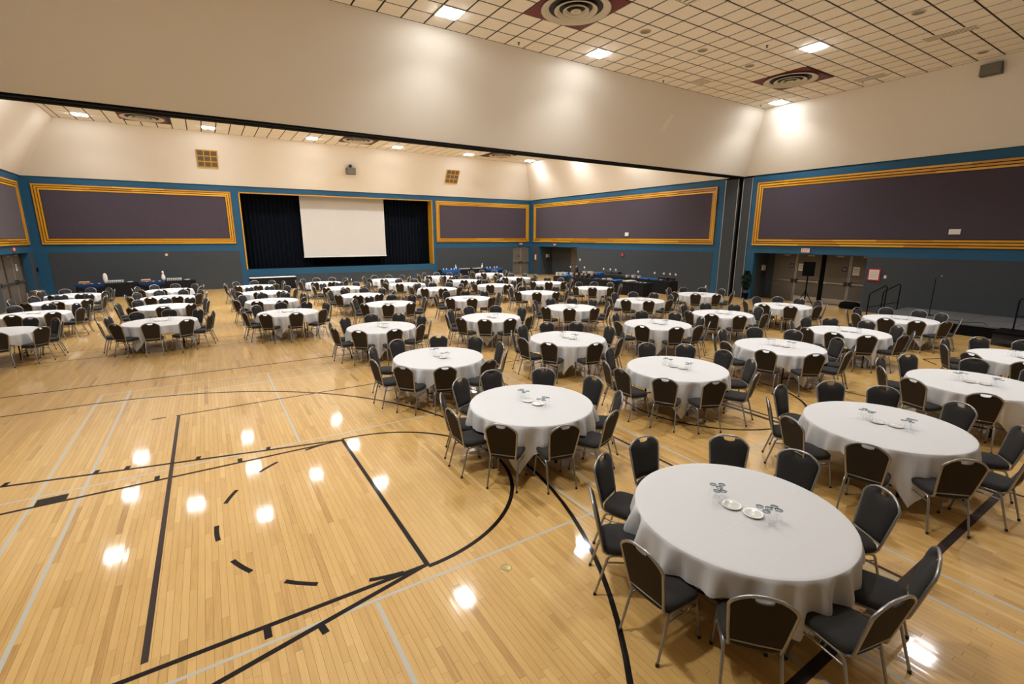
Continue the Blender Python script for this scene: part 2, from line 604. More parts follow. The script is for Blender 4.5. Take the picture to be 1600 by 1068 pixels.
# left wall with doors
wl = MB()
for y0, y1, z0, z1 in [(YN, 29.3, 0, ZG), (34.1, YB + T, 0, ZG), (YN, YB + T, ZG, ZB)]:
    wall_x(wl, XL, -1, y0, y1, z0, z1)
wl.box((XL - .55, 29.2, 0), (XL - .40, 34.2, ZG + .1), 1)
wl.box((XL - .4, 29.2, 0), (XL - T, 29.3, ZG), 1)
wl.box((XL - .4, 34.1, 0), (XL - T, 34.2, ZG), 1)
wl.box((XL - .4, 29.2, ZG), (XL - T, 34.2, ZG + .1), 1)
wall_left = struct(wl, 'wall_left', [m_blue, m_grey])
MB().box((XL, 5, .02), (XL + .015, 29.2, ZG - .04)).build('wall_panel', m_grey, wall_left)
MB().box((XL, 34.15, .02), (XL + .015, 34.8, ZG - .04)).build('wall_panel', m_grey, wall_left)
wn = MB().box((XL - T, YN - T, 0), (XR + T, YN, ZB + 3))
wall_near = struct(wn, 'wall_near', m_cream)


# sloping cream upper walls
def slope(name, a, b, c, d, out):
    """a,b bottom edge; c,d top edge (c above b); out = outward offset"""
    o = Vector(out)
    q = [Vector(v) for v in (a, b, c, d)]
    mb = MB().hexa([tuple(v) for v in q], [tuple(v + o) for v in q])
    return struct(mb, name, m_cream)


OV = .06
up_r = slope('wall_right_upper', (XR - OV, YN, ZB), (XR - OV, YB - OV, ZB), (CR, CB, ZC), (CR, YN, ZC), (.15, 0, 0))
up_b = slope('wall_back_upper', (XL + OV, YB - OV, ZB), (XR - OV, YB - OV, ZB), (CR, CB, ZC), (CL, CB, ZC), (0, .15, 0))
up_l = slope('wall_left_upper', (XL + OV, YN, ZB), (XL + OV, YB - OV, ZB), (CL, CB, ZC), (CL, YN, ZC), (-.15, 0, 0))
# ledges closing the small overhang
lg = MB()
lg.box((XR - OV, YN, ZB), (XR + T, YB + T, ZB + .03))
lg.box((XL - T, YN, ZB), (XL + OV, YB + T, ZB + .03))
lg.box((XL, YB - OV, ZB), (XR, YB + T, ZB + .03))
struct(lg, 'trim_1', m_cream)

# soffit that holds the folding-partition track
sf = MB()
xa, xb = XL - .1, XR + .1
sec = [(SF1, ZB - .02), (SF0, ZC), (SB, ZC), (15.92, ZB - .02)]
vs = [(xa, y, z) for y, z in sec] + [(xb, y, z) for y, z in sec]
sf.add(vs, [(0, 1, 5, 4), (2, 3, 7, 6), (1, 2, 6, 5), (3, 0, 4, 7)])
soff = struct(sf, 'wall_soffit', m_cream)
tk = MB()
tk.box((XL, SF1 - .005, ZB - .07), (XR, 15.60, ZB - .02))
tk.box((XL, 15.70, ZB - .07), (XR, 15.93, ZB - .02))
tk.box((XL, 15.60, ZB - .03), (XR, 15.70, ZB - .02))
tk.build('partition_track', m_black, soff)
# pale touch-up patch of paint on the soffit
m_vslot = mat('vent_slot', (.30, .26, .20), .7)
m_patch = mat('touch_up_paint', (.84, .80, .73), .75, spec=.3)
def sfp(x, f, off):
    y, z = SF1 + (SF0 - SF1) * f, (ZB - .02) + (ZC - ZB + .02) * f
    return (x, y - off * .863, z - off * .505)
MB().hexa([sfp(16.60, .475, .0), sfp(16.92, .475, .0), sfp(17.02, .68, .0), sfp(16.84, .69, .0)],
          [sfp(16.60, .475, .003), sfp(16.92, .475, .003), sfp(17.02, .68, .003), sfp(16.84, .69, .003)]).build('paint_patch', m_patch, soff)
# ------------------------------------------------------------------ plum wall panels in nested oak frames
tn = [2]


def framed(plane, pos, sgn, a0, a1, z0=2.80, z1=5.94):
    """plane 'x' (wall at x=pos, a=y) or 'y'; sgn = direction into room"""
    def P(a, z, d):
        return (pos + sgn * d, a, z) if plane == 'x' else (a, pos + sgn * d, z)
    root_mb = MB()
    def bx(mb, a_, b_, c_, d_, t0, t1, tone=.5):
        p0, p1 = P(a_, c_, t0), P(b_, d_, t1)
        lo = tuple(min(u, v) for u, v in zip(p0, p1))
        hi = tuple(max(u, v) for u, v in zip(p0, p1))
        mb.box(lo, hi, 0, tone)
    FW = .33
    bx(root_mb, a0, a1, z0, z1, 0, .02)
    root = struct(root_mb, 'trim_%d' % tn[0], m_black)
    tn[0] += 1
    pm = MB()
    bx(pm, a0 + FW, a1 - FW, z0 + FW, z1 - FW, .02, .03)
    pm.build('fabric_panel', m_purple, root)
    for k in range(3):
        o = .010 + k * .110
        wd = .078
        dep = .07 - k * .014
        A0, A1, Z0, Z1 = a0 + o, a1 - o, z0 + o, z1 - o
        for side in ('b', 't', 'l', 'r'):
            if side in 'bt':
                s0, s1 = A0, A1
                c = s0
                c_first = True
                while c < s1 - 1e-6:
                    e = min(c + random.uniform(1.6, 3.4), s1)
                    if s1 - e < .6: e = s1
                    mb = MB()
                    zz = (Z0, Z0 + wd) if side == 'b' else (Z1 - wd, Z1)
                    bx(mb, c, e, zz[0], zz[1], .02, dep, random.uniform(.25, .85))
                    mb.build('oak_strip', m_gold, root)
                    c = e
            else:
                mb = MB()
                aa = (A0, A0 + wd) if side == 'l' else (A1 - wd, A1)
                bx(mb, aa[0], aa[1], Z0 + wd, Z1 - wd, .02, dep, random.uniform(.3, .75))
                mb.build('oak_strip', m_gold, root)
    return root


framed('x', XR, -1, -4.5, 14.68)
framed('x', XR, -1, 16.96, 34.63)
framed('y', YB, -1, -7.33, 1.70)
framed('y', YB, -1, 15.38, 24.12)
framed('x', XL, 1, 17.5, 34.50)

# ------------------------------------------------------------------ stage opening, curtains and screen
st = MB()
st.box((1.0, YB + T, OZ0 - .15), (16.4, 39.5, OZ0 - .01))
st.box((1.0, 39.4, OZ0), (16.4, 39.6, 7.4))
st.box((1.0, YB + T, OZ0), (1.1, 39.5, 7.4))
st.box((16.3, YB + T, OZ0), (16.4, 39.5, 7.4))
st.box((1.0, YB + T, 7.3), (16.4, 39.5, 7.4))
struct(st, 'wall_stage', m_black)
fr_ = MB()
g = .07
fr_.box((OX0, YB - .03, OZ0), (OX0 + g, YB + .75, OZ1))
fr_.box((OX1 - .03, YB - .03, OZ0), (OX1 + .03, YB + .75, OZ1))
fr_.box((OX0, YB - .03, OZ1 - .05), (OX1, YB + .3, OZ1 + .01))
struct(fr_, 'trim_20', m_goldp)


def curtain(x0, x1, y, z0, z1, label, cols, amp=.07, per=.26):
    mb = MB()
    vs, fs = [], []
    rows = [z0, z0 + (z1 - z0) * .5, z1]
    n = cols
    ph = random.random() * 6
    for i in range(n + 1):
        x = x0 + (x1 - x0) * i / n
        for k, z in enumerate(rows):
            a = amp * (1 - .25 * k / 2)
            yy = y + a * math.sin(2 * PI * x / per + ph + .8 * math.sin(x * 2.1)) + .03 * math.sin(x * 3.3 + k)
            vs.append((x, yy, z))
    m_ = len(rows)
    for i in range(n):
        for k in range(m_ - 1):
            fs.append((i * m_ + k, (i + 1) * m_ + k, (i + 1) * m_ + k + 1, i * m_ + k + 1))
    mb.add(vs, fs, smooth=True)
    tag(mb.build('stage_curtain', m_velvet), label, 'curtain')


curtain(1.3, 6.4, 36.45, OZ0 + .01, 6.9, 'left black velvet stage curtain hanging beside the white projection screen', 150)
curtain(11.2, 16.1, 36.45, OZ0 + .01, 6.9, 'right black velvet stage curtain hanging beside the white projection screen', 150)
curtain(5.9, 11.7, 36.9, OZ0 + .01, 6.9, 'dark rear stage curtain showing as a band below the projection screen', 170)
scn = thing('projection_screen', 'large white projection screen hanging in the black stage opening', 'screen', (8.66, 36.05, 0))
mb = MB()
n = 20
vs, fs = [], []
for i in range(n + 1):
    for z in (1.86, 4, 6.6):
        vs.append((-2.9 + 5.8 * i / n, .012 * math.sin(i * .9), z))
for i in range(n):
    for k in (0, 1):
        fs.append((i * 3 + k, (i + 1) * 3 + k, (i + 1) * 3 + k + 1, i * 3 + k + 1))
mb.add(vs, fs, smooth=True)
mb.build('screen_surface', m_screen, scn)
MB().box((-2.93, -.03, 1.80), (2.93, .03, 1.86)).build('bottom_bar', m_white, scn)
MB().tube([(-3.0, 0, 6.65), (3.0, 0, 6.65)], .08, 10).build('roller_case', m_white, scn)

# ------------------------------------------------------------------ ceilings
TP = .6667


def make_ceiling(name, y0, y1, holes, base_y, nbig):
    base = MB().box((CL - .2, y0, ZC + .012), (CR + .2, y1, ZC + .2))
    ce = struct(base, name, m_grid)
    tiles = []
    x = 11.12 - 40 * .66
    while x < CR:
        y = base_y
        while y < y1:
            xa_, xb_, ya, yb = max(x, CL), min(x + .66, CR), max(y, y0), min(y + TP, y1)
            if xb_ - xa_ > .08 and yb - ya > .08:
                cxx, cyy = (xa_ + xb_) / 2, (ya + yb) / 2
                if not any(h[0] < cxx < h[1] and h[2] < cyy < h[3] for h in holes):
                    tiles.append((xa_, xb_, ya, yb))
            y += TP
        x += .66
    t = np.array(tiles)
    c = np.stack([(t[:, 0] + t[:, 1]) / 2, (t[:, 2] + t[:, 3]) / 2, 0 * t[:, 0] + ZC], 1)
    X, Y, Z = pxs(c)
    with np.errstate(invalid='ignore'):
        ok = (X > -20) & (X < 1620) & (Y > -20) & (Y < 560) & (Z > 0)
        # far-side ceiling is only seen under the soffit
        if y0 > 15: ok &= c[:, 1] > 28.5
    sc_ = np.where(ok, 1 / np.nan_to_num(Z, nan=1e9) ** 2, 0)
    bigs = set(np.argsort(-sc_)[:nbig][sc_[np.argsort(-sc_)[:nbig]] > 0].tolist())
    rest = MB()
    gx = .026
    shared = {}
    for i, (xa_, xb_, ya, yb) in enumerate(tiles):
        if i in bigs:
            wx, wy = round(xb_ - xa_, 3), round(yb - ya, 3)
            if (wx, wy) not in shared:
                shared[(wx, wy)] = MB().box((-wx / 2 + gx, -wy / 2 + gx, 0), (wx / 2 - gx, wy / 2 - gx, .012), skip_top=True).mesh('ceiling_tile', m_tile)
            link('ceiling_tile', shared[(wx, wy)], ce, ((xa_ + xb_) / 2, (ya + yb) / 2, ZC))
        else:
            rest.box((xa_ + gx, ya + gx, ZC), (xb_ - gx, yb - gx, ZC + .012), skip_top=True)
    o = rest.build('ceiling_tiles', m_tile, ce)
    o['kind'] = 'stuff'
    return ce


def snap(x, y):
    """centre of the tile that holds the point"""
    i = math.floor((x - 11.12) / .66)
    j = math.floor((y - 9.12) / TP)
    return 11.12 + (i + .5) * .66, 9.12 + (j + .5) * TP


front_lights = [snap(6.17, 12.78), snap(11.4, 12.78), snap(21.75, 12.78), snap(16.6, 8.8), snap(16.7, 3.7)]
back_lights = [snap(x, 32.45) for x in (-4.6, .67, 5.94, 11.2, 16.5, 21.8)]
back_lights += [snap(x, 22.4) for x in (-4.3, .9, 5.9, 11.3, 16.5, 21.8)]
back_lights += [snap(x, 27.4) for x in (-4.3, .9, 5.9, 11.2, 16.5, 21.8)]
back_lights += [snap(x, 24.7) for x in (-1.7, 3.3, 8.6, 13.8, 18.6)]
added_lights = [snap(*p_) for p_ in ((-4.3, 8.8), (.9, 8.8), (8.6, 5.1), (.9, 3.8), (13.8, -1.2))]  # extra fittings added out of view to brighten the near hall
diff_f = [(8.81, 10.79), (19.27, 10.85)]
diff_b = [(-1.9, 31.2), (8.66, 31.2), (18.9, 31.2)]
holes = [(x - .2, x + .2, y - .2, y + .2) for x, y in front_lights + back_lights + added_lights]
holes += [(x - .95, x + .95, y - .95, y + .95) for x, y in diff_f + diff_b]
ceil_f = make_ceiling('ceiling', YN, SF0, holes, 9.12 - 23 * TP, 285)
ceil_b = make_ceiling('ceiling', SB, CB, holes, 9.12 + 12 * TP, 15)

# light fittings
_bd = []


def beam_data():
    if not _bd:
        l = bpy.data.lights.new('beam', 'AREA')
        l.shape = 'RECTANGLE'
        l.size, l.size_y = .56, .56
        l.energy = BEAM
        l.color = LAMP_COL
        l.spread = math.radians(125)
        _bd.append(l)
    return _bd[0]


lens_me = {}


def fitting(x, y, lab, m_, key):
    t = thing('ceiling_light', lab, 'ceiling light', (x, y, ZC), group='recessed ceiling lights')
    if key not in lens_me:
        h = MB()
        h.box((-.325, -.328, .002), (.325, .328, .012))
        for a, b, c, d in [(-.325, -.328, .325, -.300), (-.325, .300, .325, .328), (-.325, -.300, -.297, .300), (.297, -.300, .325, .300), (-.015, -.300, .015, .300)]:
            h.box((a, b, -.02), (c, d, .002))
        l = MB()
        ring = []
        for k in range(16):
            a = 2 * PI * k / 16
            ring.append((.118 * math.copysign(abs(math.cos(a)) ** .4, math.cos(a)), .26 * math.copysign(abs(math.sin(a)) ** .4, math.sin(a))))
        l.loft([[(px_, py_, -.001) for px_, py_ in reversed(ring)], [(px_ * .97, py_ * .985, -.034) for px_, py_ in reversed(ring)],
                [(px_ * .8, py_ * .93, -.048) for px_, py_ in reversed(ring)]])
        lens_me[key] = (h.mesh('light_housing', m_white), l.mesh('lens', m_))
    hm, lm = lens_me[key]
    link('housing', hm, t)
    for s_ in (-1, 1):
        link('lens', lm, t, (s_ * .155, 0, 0))
    lo_ = bpy.data.objects.new('beam', beam_data())
    COL.objects.link(lo_)
    lo_.parent = t
    lo_.location = (0, 0, -.052)
    return t


fl_lab = ['bright twin-lens ceiling light nearest the top left, by the long cream soffit',
          'bright twin-lens ceiling light between the two round diffusers, beside the soffit edge',
          'twin-lens ceiling light in the far right corner where both cream walls meet',
          'twin-lens ceiling light out in the tiles, above the right-hand round diffuser',
          'twin-lens ceiling light out of frame above the right tables']
for k, (x, y) in enumerate(front_lights):
    fitting(x, y, fl_lab[k], m_lampf, 'f')
ords = ['first', 'second', 'third', 'fourth', 'fifth', 'sixth']
for k, (x, y) in enumerate(back_lights):
    if k < 6:
        lab = 'glowing ceiling light over the stage wall, %s from the left' % ords[k]
    else:
        lab = 'ceiling light of the far hall hidden behind the cream soffit'
    t = fitting(x, y, lab, m_lampb, 'b')
    if k >= 6: t['group'] = 'far hall ceiling lights behind the soffit'

for x, y in added_lights:
    t = fitting(x, y, 'added unseen light brightening the near hall from above', m_lampb, 'b')
    t['group'] = 'added unseen lights over the near hall'

# round air diffusers
dm = None


def diffuser(x, y, lab):
    global dm
    t = thing('air_diffuser', lab, 'air vent', (x, y, ZC), group='round ceiling diffusers')
    if dm is None:
        s = .985
        pn = MB().box((-s, -s, -.004), (s, s, .012)).mesh('backing_panel', m_red)
        rings = []
        for r0, r1, zt, zb in [(.70, .90, -.006, -.055), (.43, .555, -.012, -.075), (.235, .335, -.02, -.085), (.02, .135, -.03, -.09)]:
            m = MB()
            # cone flaring outward as it drops
            m.lathe([(r0, zt), (r0 + (r1 - r0) * .45, (zt + zb) * .72), (r1 - .02, zb), (r1, zb - .004), (r1 + .005, zb + .012), (r0 + .03, zt + .006)], 40)
            if r0 < .05:
                m.lathe([(.001, zt - .02), (r0, zt - .02)], 40)
            rings.append(m.mesh('cone_ring', m_diff))
        th = MB().lathe([(.001, -.0045), (.72, -.0045), (.73, -.006)], 40, flip=True).mesh('dark_throat', m_dark)
        dm = (pn, rings, th)
    link('red_panel', dm[0], t)
    link('throat', dm[2], t)
    for r in dm[1]: link('cone_ring', r, t)


diffuser(*diff_f[0], 'large round white air diffuser on a dark red panel, nearest in the ceiling')
diffuser(*diff_f[1], 'round white air diffuser on a dark red panel near the right corner')
diffuser(*diff_b[0], 'round air diffuser seen under the left end of the soffit')
diffuser(*diff_b[1], 'round air diffuser above the stage, half hidden by the soffit')
diffuser(*diff_b[2], 'round air diffuser over the stage wall right end, mostly hidden by the soffit')


def slot_vent(x, y, lx, ly, lab):
    t = thing('slot_vent', lab, 'air vent', (x, y, ZC), group='slotted ceiling vents')
    MB().box((-lx / 2, -ly / 2, -.012), (lx / 2, ly / 2, 0)).build('vent_plate', m_tile, t)
    n = 4
    for k in range(n):
        if lx > ly:
            yy = -ly / 2 + ly * (k + .5) / n
            MB().box((-lx / 2 + .03, yy - ly * .05, -.017), (lx / 2 - .03, yy + ly * .05, -.012)).build('slot', m_vslot, t)
        else:
            xx = -lx / 2 + lx * (k + .5) / n
            MB().box((xx - lx * .05, -ly / 2 + .03, -.017), (xx + lx * .05, ly / 2 - .03, -.012)).build('slot', m_vslot, t)


slot_vent(*snap(11.1, 8.95), .62, .62, 'slotted ceiling vent at the very top, between diffuser and light')
slot_vent(*snap(16.6, 13.1), .62, .45, 'slotted ceiling vent close to the soffit edge, left of the right diffuser')
slot_vent(19.0, 6.15, .42, 1.25, 'long slotted ceiling vent towards the right, near the grey wall speaker')
slot_vent(21.6, 9.15, .5, 1.0, 'pale slotted ceiling vent beside the right wall slope')
for (x, y), lab in zip([(14.03, 10.83), (16.61, 10.84), (11.42, 10.82), (16.58, 6.13), (21.71, 6.11)],
                       ['round ceiling speaker between the two diffusers, darker one', 'round pale ceiling speaker just left of the right diffuser',
                        'round pale ceiling speaker right of the nearest diffuser', 'round ceiling speaker in the upper right tiles',
                        'round ceiling speaker above the grey wall speaker']):
    t = thing('ceiling_speaker', lab, 'speaker', (x, y, ZC), group='round ceiling speakers')
    MB().lathe([(.001, -.012), (.12, -.012), (.125, -.016), (.155, -.012), (.16, 0)], 24, flip=True).build('grille', m_vslot, t)
    MB().lathe([(.13, -.018), (.16, -.014), (.165, 0)], 24, flip=True).build('trim_ring', m_diff, t)
for (x, y), lab in zip([(8.79, 13.46), (15.39, 13.53), (15.39, 9.52), (21.81, 9.49), (21.83, 13.5)],
                       ['sprinkler head by the soffit edge below the nearest diffuser', 'sprinkler head by the soffit edge right of the middle light',
                        'sprinkler head left of the outer ceiling light', 'sprinkler head near the right wall slope', 'sprinkler head in the far right ceiling corner']):
    t = thing('sprinkler_head', lab, 'sprinkler', (x, y, ZC), group='sprinkler heads')
    MB().lathe([(.001, -.012), (.035, -.012), (.04, 0)], 12, flip=True).build('escutcheon', m_dark, t)
    MB().lathe([(.012, -.012), (.012, -.05), (.03, -.055), (.03, -.06), (.001, -.06)], 10, flip=True).build('deflector', m_dark, t)

# wall speaker on the right cream slope
t = thing('wall_speaker', 'grey box speaker mounted high on the sloping cream wall at upper right', 'speaker', (22.62, 6.08, 8.66))
MB().box((0, -.27, -.17), (.28, .27, .17)).build('cabinet', m_sgrey, t)
MB().box((-.012, -.255, -.155), (0, .255, .155)).build('front_grille', m_silverg, t)
MB().box((.28, -.06, -.05), (.42, .06, .05)).build('bracket', m_dark, t)

# grilles and projector on the back cream slope
sl = math.atan2(YB - CB - OV, ZC - ZB)


def on_slope(z):
    return (YB - OV) - (z - ZB) * (YB - OV - CB) / (ZC - ZB)


for cx_, lab in [(.70, 'oak-framed square vent grille on the cream wall left of the projector'), (16.44, 'oak-framed square vent grille on the cream wall right of the projector')]:
    zc_ = 7.68
    t = thing('vent_grille', lab, 'vent grille', (cx_, on_slope(zc_), zc_), group='oak vent grilles above the stage')
    t.rotation_euler = (sl, 0, 0)
    MB().box((-.5, -.02, -.5), (.5, 0, .5)).build('grille_mesh', m_sgrey, t)
    for k in range(4):
        p_ = -.5 + k * .3333
        MB().box((p_ - .025, -.06, -.525), (p_ + .025, -.02, .525)).build('upright_bar', m_goldp, t)
        MB().box((-.525, -.055, p_ - .025), (.525, -.02, p_ + .025)).build('cross_bar', m_goldp, t)
t = thing('projector', 'small grey projector box on a bracket on the cream wall over the stage', 'projector', (8.86, on_slope(7.5) - .28, 7.52))
MB().box((-.29, -.2, -.2), (.29, .2, .2)).build('housing', m_sgrey, t)
MB().box((-.27, -.212, -.18), (.27, -.2, .18)).build('front_panel', m_silverg, t)
MB().tube([(0, .1, .2), (0, .1, .33), (0, .16, .38)], .03, 8).build('bracket', m_dark, t)
MB().box((-.08, -.05, .28), (.08, .12, .42)).build('mounting_plate', m_dark, t)


# ------------------------------------------------------------------ doors
door_n = [1]


def door(plane, pos, sgn, a0, a1, zt, handle_side, kick=False, extras=(), barz=1.03):
    """one door leaf with panic bar; plane 'x'/'y'; sgn = into room"""
    def B(mb, a_, b_, c_, d_, t0, t1, mi=0):
        p0 = (pos + sgn * t0, a_, c_) if plane == 'x' else (a_, pos + sgn * t0, c_)
        p1 = (pos + sgn * t1, b_, d_) if plane == 'x' else (b_, pos + sgn * t1, d_)
        mb.box(tuple(min(u, v) for u, v in zip(p0, p1)), tuple(max(u, v) for u, v in zip(p0, p1)), mi)
        return mb
    d = struct(B(MB(), a0 + .01, a1 - .01, .012, zt, .0, .045), 'door_%d' % door_n[0], m_door)
    door_n[0] += 1
    B(MB(), a0 + .05, a1 - .05, barz - .03, barz + .03, .07, .11).build('panic_bar', m_chair_steel, d)
    he = a0 + .03 if handle_side == 0 else a1 - .15
    B(MB(), he, he + .12, barz - .09, barz + .09, .045, .13).build('latch_case', m_dark, d)
    ot = a1 - .13 if handle_side == 0 else a0 + .03
    B(MB(), ot, ot + .09, barz - .05, barz + .05, .045, .115).build('bar_end', m_chair_steel, d)
    ed = a0 + .005 if handle_side == 0 else a1 - .035
    B(MB(), ed, ed + .03, .02, zt - .02, .045, .052).build('edge_guard', m_strip, d)
    if kick: B(MB(), a0 + .03, a1 - .03, .03, .27, .045, .05).build('kick_plate', m_chair_steel, d)
    B(MB(), (a0 + a1) / 2 - .25, (a0 + a1) / 2 + .05, zt - .09, zt - .03, .045, .12).build('door_closer', m_strip, d)
    for nm, ca, cz, wa, hz, m_ in extras:
        o = B(MB(), ca - wa / 2, ca + wa / 2, cz - hz / 2, cz + hz / 2, .0455, .055).build(nm, m_, d)
        if m_ is m_paper:
            for q in range(3):
                B(MB(), ca - wa * .38, ca + wa * .38, cz + hz * (.22 - q * .22), cz + hz * (.30 - q * .22), .0551, .0565).build('print_line', m_text, o)
        if m_ is m_signb:
            for q in range(2):
                B(MB(), ca - wa * .3, ca + wa * .3, cz + hz * (.08 - q * .25), cz + hz * (.18 - q * .25), .0551, .0565).build('print_line', m_strip, o)
    return d


xd = XR + 1.34
door('x', xd, -1, 12.96, 14.10, 2.38, 0, extras=[('door_sign', 13.16, 1.78, .22, .22, m_signb)])
door('x', xd, -1, 11.76, 12.94, 2.38, 1, kick=True, extras=[('notice', 12.70, 1.72, .26, .36, m_paper)])
door('x', xd, -1, 10.50, 11.58, 2.38, 0, kick=True, extras=[('door_sign', 10.72, 1.72, .22, .22, m_signb)])
door('x', xd, -1, 9.38, 10.48, 2.38, 1, kick=True, extras=[('notice', 10.22, 1.66, .27, .38, m_paper)])
MB_ = MB().box((xd - .08, 11.58, 0), (xd, 11.76, ZG))
struct(MB_, 'trim_21', m_black)
xe = XR + 1.45
door('x', xe, -1, 30.0, 31.2, 2.32, 0)
door('x', xe, -1, 28.82, 29.98, 2.32, 1, extras=[('door_sign', 29.75, 1.7, .2, .2, m_signb)])
door('y', YB + .1, -1, 22.5, 23.33, 2.33, 1, extras=[('door_sign', 23.12, 1.62, .2, .2, m_signb)])
door('y', YB + .1, -1, 23.35, 24.2, 2.33, 0)
for k, (a, b) in enumerate([(32.85, 34.0), (31.68, 32.83), (30.4, 31.5), (29.3, 30.38)]):
    door('x', XL - .4, 1, a, b, 2.36, 0 if k % 2 == 0 else 1, extras=[('notice', a + .45, 1.72, .2, .34, m_paper)] if k == 0 else ())
struct(MB().box((XL - .4, 31.5, 0), (XL - .33, 31.68, ZG)), 'trim_22', m_doorf)


# exit signs
def exit_sign(loc, rot, w_, h_, face, letter, lab):
    t = thing('exit_sign', lab, 'exit sign', loc, group='wall exit signs')
    t.rotation_euler = (0, 0, rot)
    MB().box((-w_ / 2, -.05, -h_ / 2), (w_ / 2, 0, h_ / 2)).build('sign_box', face, t)
    o = link('lettering', text_mesh('EXIT', h_ * 1.02, mat_=letter, extrude=.003), t, (0, -.053, 0))
    o.rotation_euler = (PI / 2, 0, 0)
    o.scale = (w_ / (h_ * 2.45), 1, 1)


exit_sign((XR, 11.95, 2.60), -PI / 2, .38, .19, m_exitw, m_exitr, 'white EXIT sign with red letters over the near right double doors')
exit_sign((XR, 31.6, 2.60), -PI / 2, .34, .17, m_exitf, m_exitw, 'small red EXIT sign over the far right alcove doors')
exit_sign((23.3, YB, 2.62), 0, .34, .17, m_exitf, m_exitw, 'small red EXIT sign over the back wall corner door')
exit_sign((XL, 31.9, 2.62), PI / 2, .34, .17, m_exitf, m_exitw, 'small red EXIT sign over the left wall doors')


# small wall-mounted things
def wall_box(name, plane, pos, sgn, a, z, wa, hz, m_, lab, cat, d=.03, inner=None):
    t = thing(name, lab, cat, (pos, a, z) if plane == 'x' else (a, pos, z))
    t.rotation_euler = (0, 0, {('x', -1): -PI / 2, ('x', 1): PI / 2, ('y', -1): 0}[(plane, sgn)])
    MB().box((-wa / 2, -d, -hz / 2), (wa / 2, 0, hz / 2)).build('housing', m_, t)
    if inner:
        MB().box((-wa / 2 * .78, -d - .008, -hz / 2 * .8), (wa / 2 * .78, -d, hz / 2 * .8)).build('face', inner, t)
    return t


wall_box('wall_control', 'x', XR - .03, -1, 6.6, 3.42, .34, .19, m_white, 'white control box low on the near plum wall panel', 'wall box', .06, m_paper)
wall_box('wall_control', 'x', XR - .03, -1, 23.6, 3.40, .3, .24, m_white, 'white control box low on the far right plum wall panel', 'wall box', .06, m_paper)
t = wall_box('framed_notice', 'x', XR - .015, -1, 9.0, 1.64, .46, .52, m_redf, 'red-framed notice on the grey wall right of the doors', 'notice', .03, m_paper)
for q in range(6):
    MB().box((-.14, -.0405, .13 - q * .055), (.14, -.0385, .145 - q * .055)).build('print_line', m_text, t)
wall_box('light_switch', 'x', XR - .015, -1, 8.59, 1.57, .09, .13, m_white, 'white switch plate right of the red-framed notice', 'switch', .012, m_paper)
wall_box('light_switch', 'x', XR - .015, -1, 28.4, 1.52, .12, .16, m_white, 'white switch plate beside the far right alcove', 'switch', .012, m_paper)
wall_box('fire_alarm', 'x', XR - .015, -1, 23.9, 2.03, .2, .2, m_redf, 'red fire alarm box on the grey wall above the long buffet', 'fire alarm', .06, m_exitf)
wall_box('wall_outlet', 'x', XR - .015, -1, 17.2, .42, .08, .12, m_white, 'white outlet low on the grey wall near the partition pocket', 'outlet', .012, m_paper)
t = wall_box('framed_notice', 'x', XR, -1, 34.32, 1.5, .25, .52, m_redf, 'narrow red-framed notice in the far right corner', 'notice', .03, m_paper)
wall_box('thermostat', 'y', YB - .015, -1, -2.0, 2.17, .14, .14, m_goldp, 'small yellow wall device high on the grey stage-side wall', 'wall device', .05, m_paper)
wall_box('wall_device', 'x', XL, 1, 34.98, 1.5, .16, .2, m_black, 'small black wall box on the blue left corner post', 'wall device', .06, m_dark)
# phones / switches inside the alcoves
for X_, Y_, lab in [(25.25, 14.5, 'pale wall telephone panel inside the near right alcove'), (25.2, 33.9, 'pale wall telephone panel inside the far right alcove')]:
    t = thing('wall_phone', lab, 'telephone', (X_, Y_, 1.62))
    MB().box((-.15, -.06, -.14), (.02, 0, .14)).build('handset', m_diff, t)
    MB().box((.12, -.03, -.16), (.2, 0, .12)).build('switch_panel', m_diff, t)
    MB().box((-.2, -.05, -.5), (.16, 0, -.2)).build('lower_box', m_dark, t)

# ------------------------------------------------------------------ banquet table and cloth
RT, ZT = .915, .755


def table_meshes():
    top = MB().lathe([(.001, ZT), (RT - .005, ZT), (RT, ZT - .005), (RT, ZT - .025), (RT - .005, ZT - .03), (.001, ZT - .03)], 48, flip=True)
    leg = MB()
    leg.tube([(0, -.26, .012), (0, -.26, .60), (0, -.22, .68), (0, -.15, .715)], .016, 8)
    leg.tube([(0, .26, .012), (0, .26, .60), (0, .22, .68), (0, .15, .715)], .016, 8)
    leg.tube([(0, -.26, .14), (0, .26, .14)], .012, 6)
    leg.tube([(0, -.16, .715), (0, .16, .715)], .016, 6)
    foot = MB().tube([(0, 0, 0), (0, 0, .03)], .021, 8)
    brace = MB().tube([(0, 0, .715), (.28, 0, .45)], .009, 6)
    return top.mesh('tabletop', m_ply), leg.mesh('leg', m_rubber), foot.mesh('foot_cap', m_rubber), brace.mesh('brace', m_rubber)


t_top, t_leg, t_foot, t_brace = table_meshes()


def make_table(lab):
    t = thing('round_table', lab, 'table', group='round banquet tables under white cloths')
    link('tabletop', t_top, t)
    for s_ in (-1, 1):
        l = link('leg', t_leg, t, (s_ * .5, 0, 0))
        for q in (-1, 1): link('foot_cap', t_foot, l, (0, q * .26, 0))
        b = link('brace', t_brace, t, (s_ * .5, 0, 0))
        if s_ > 0: b.rotation_euler = (0, 0, PI)
    return t


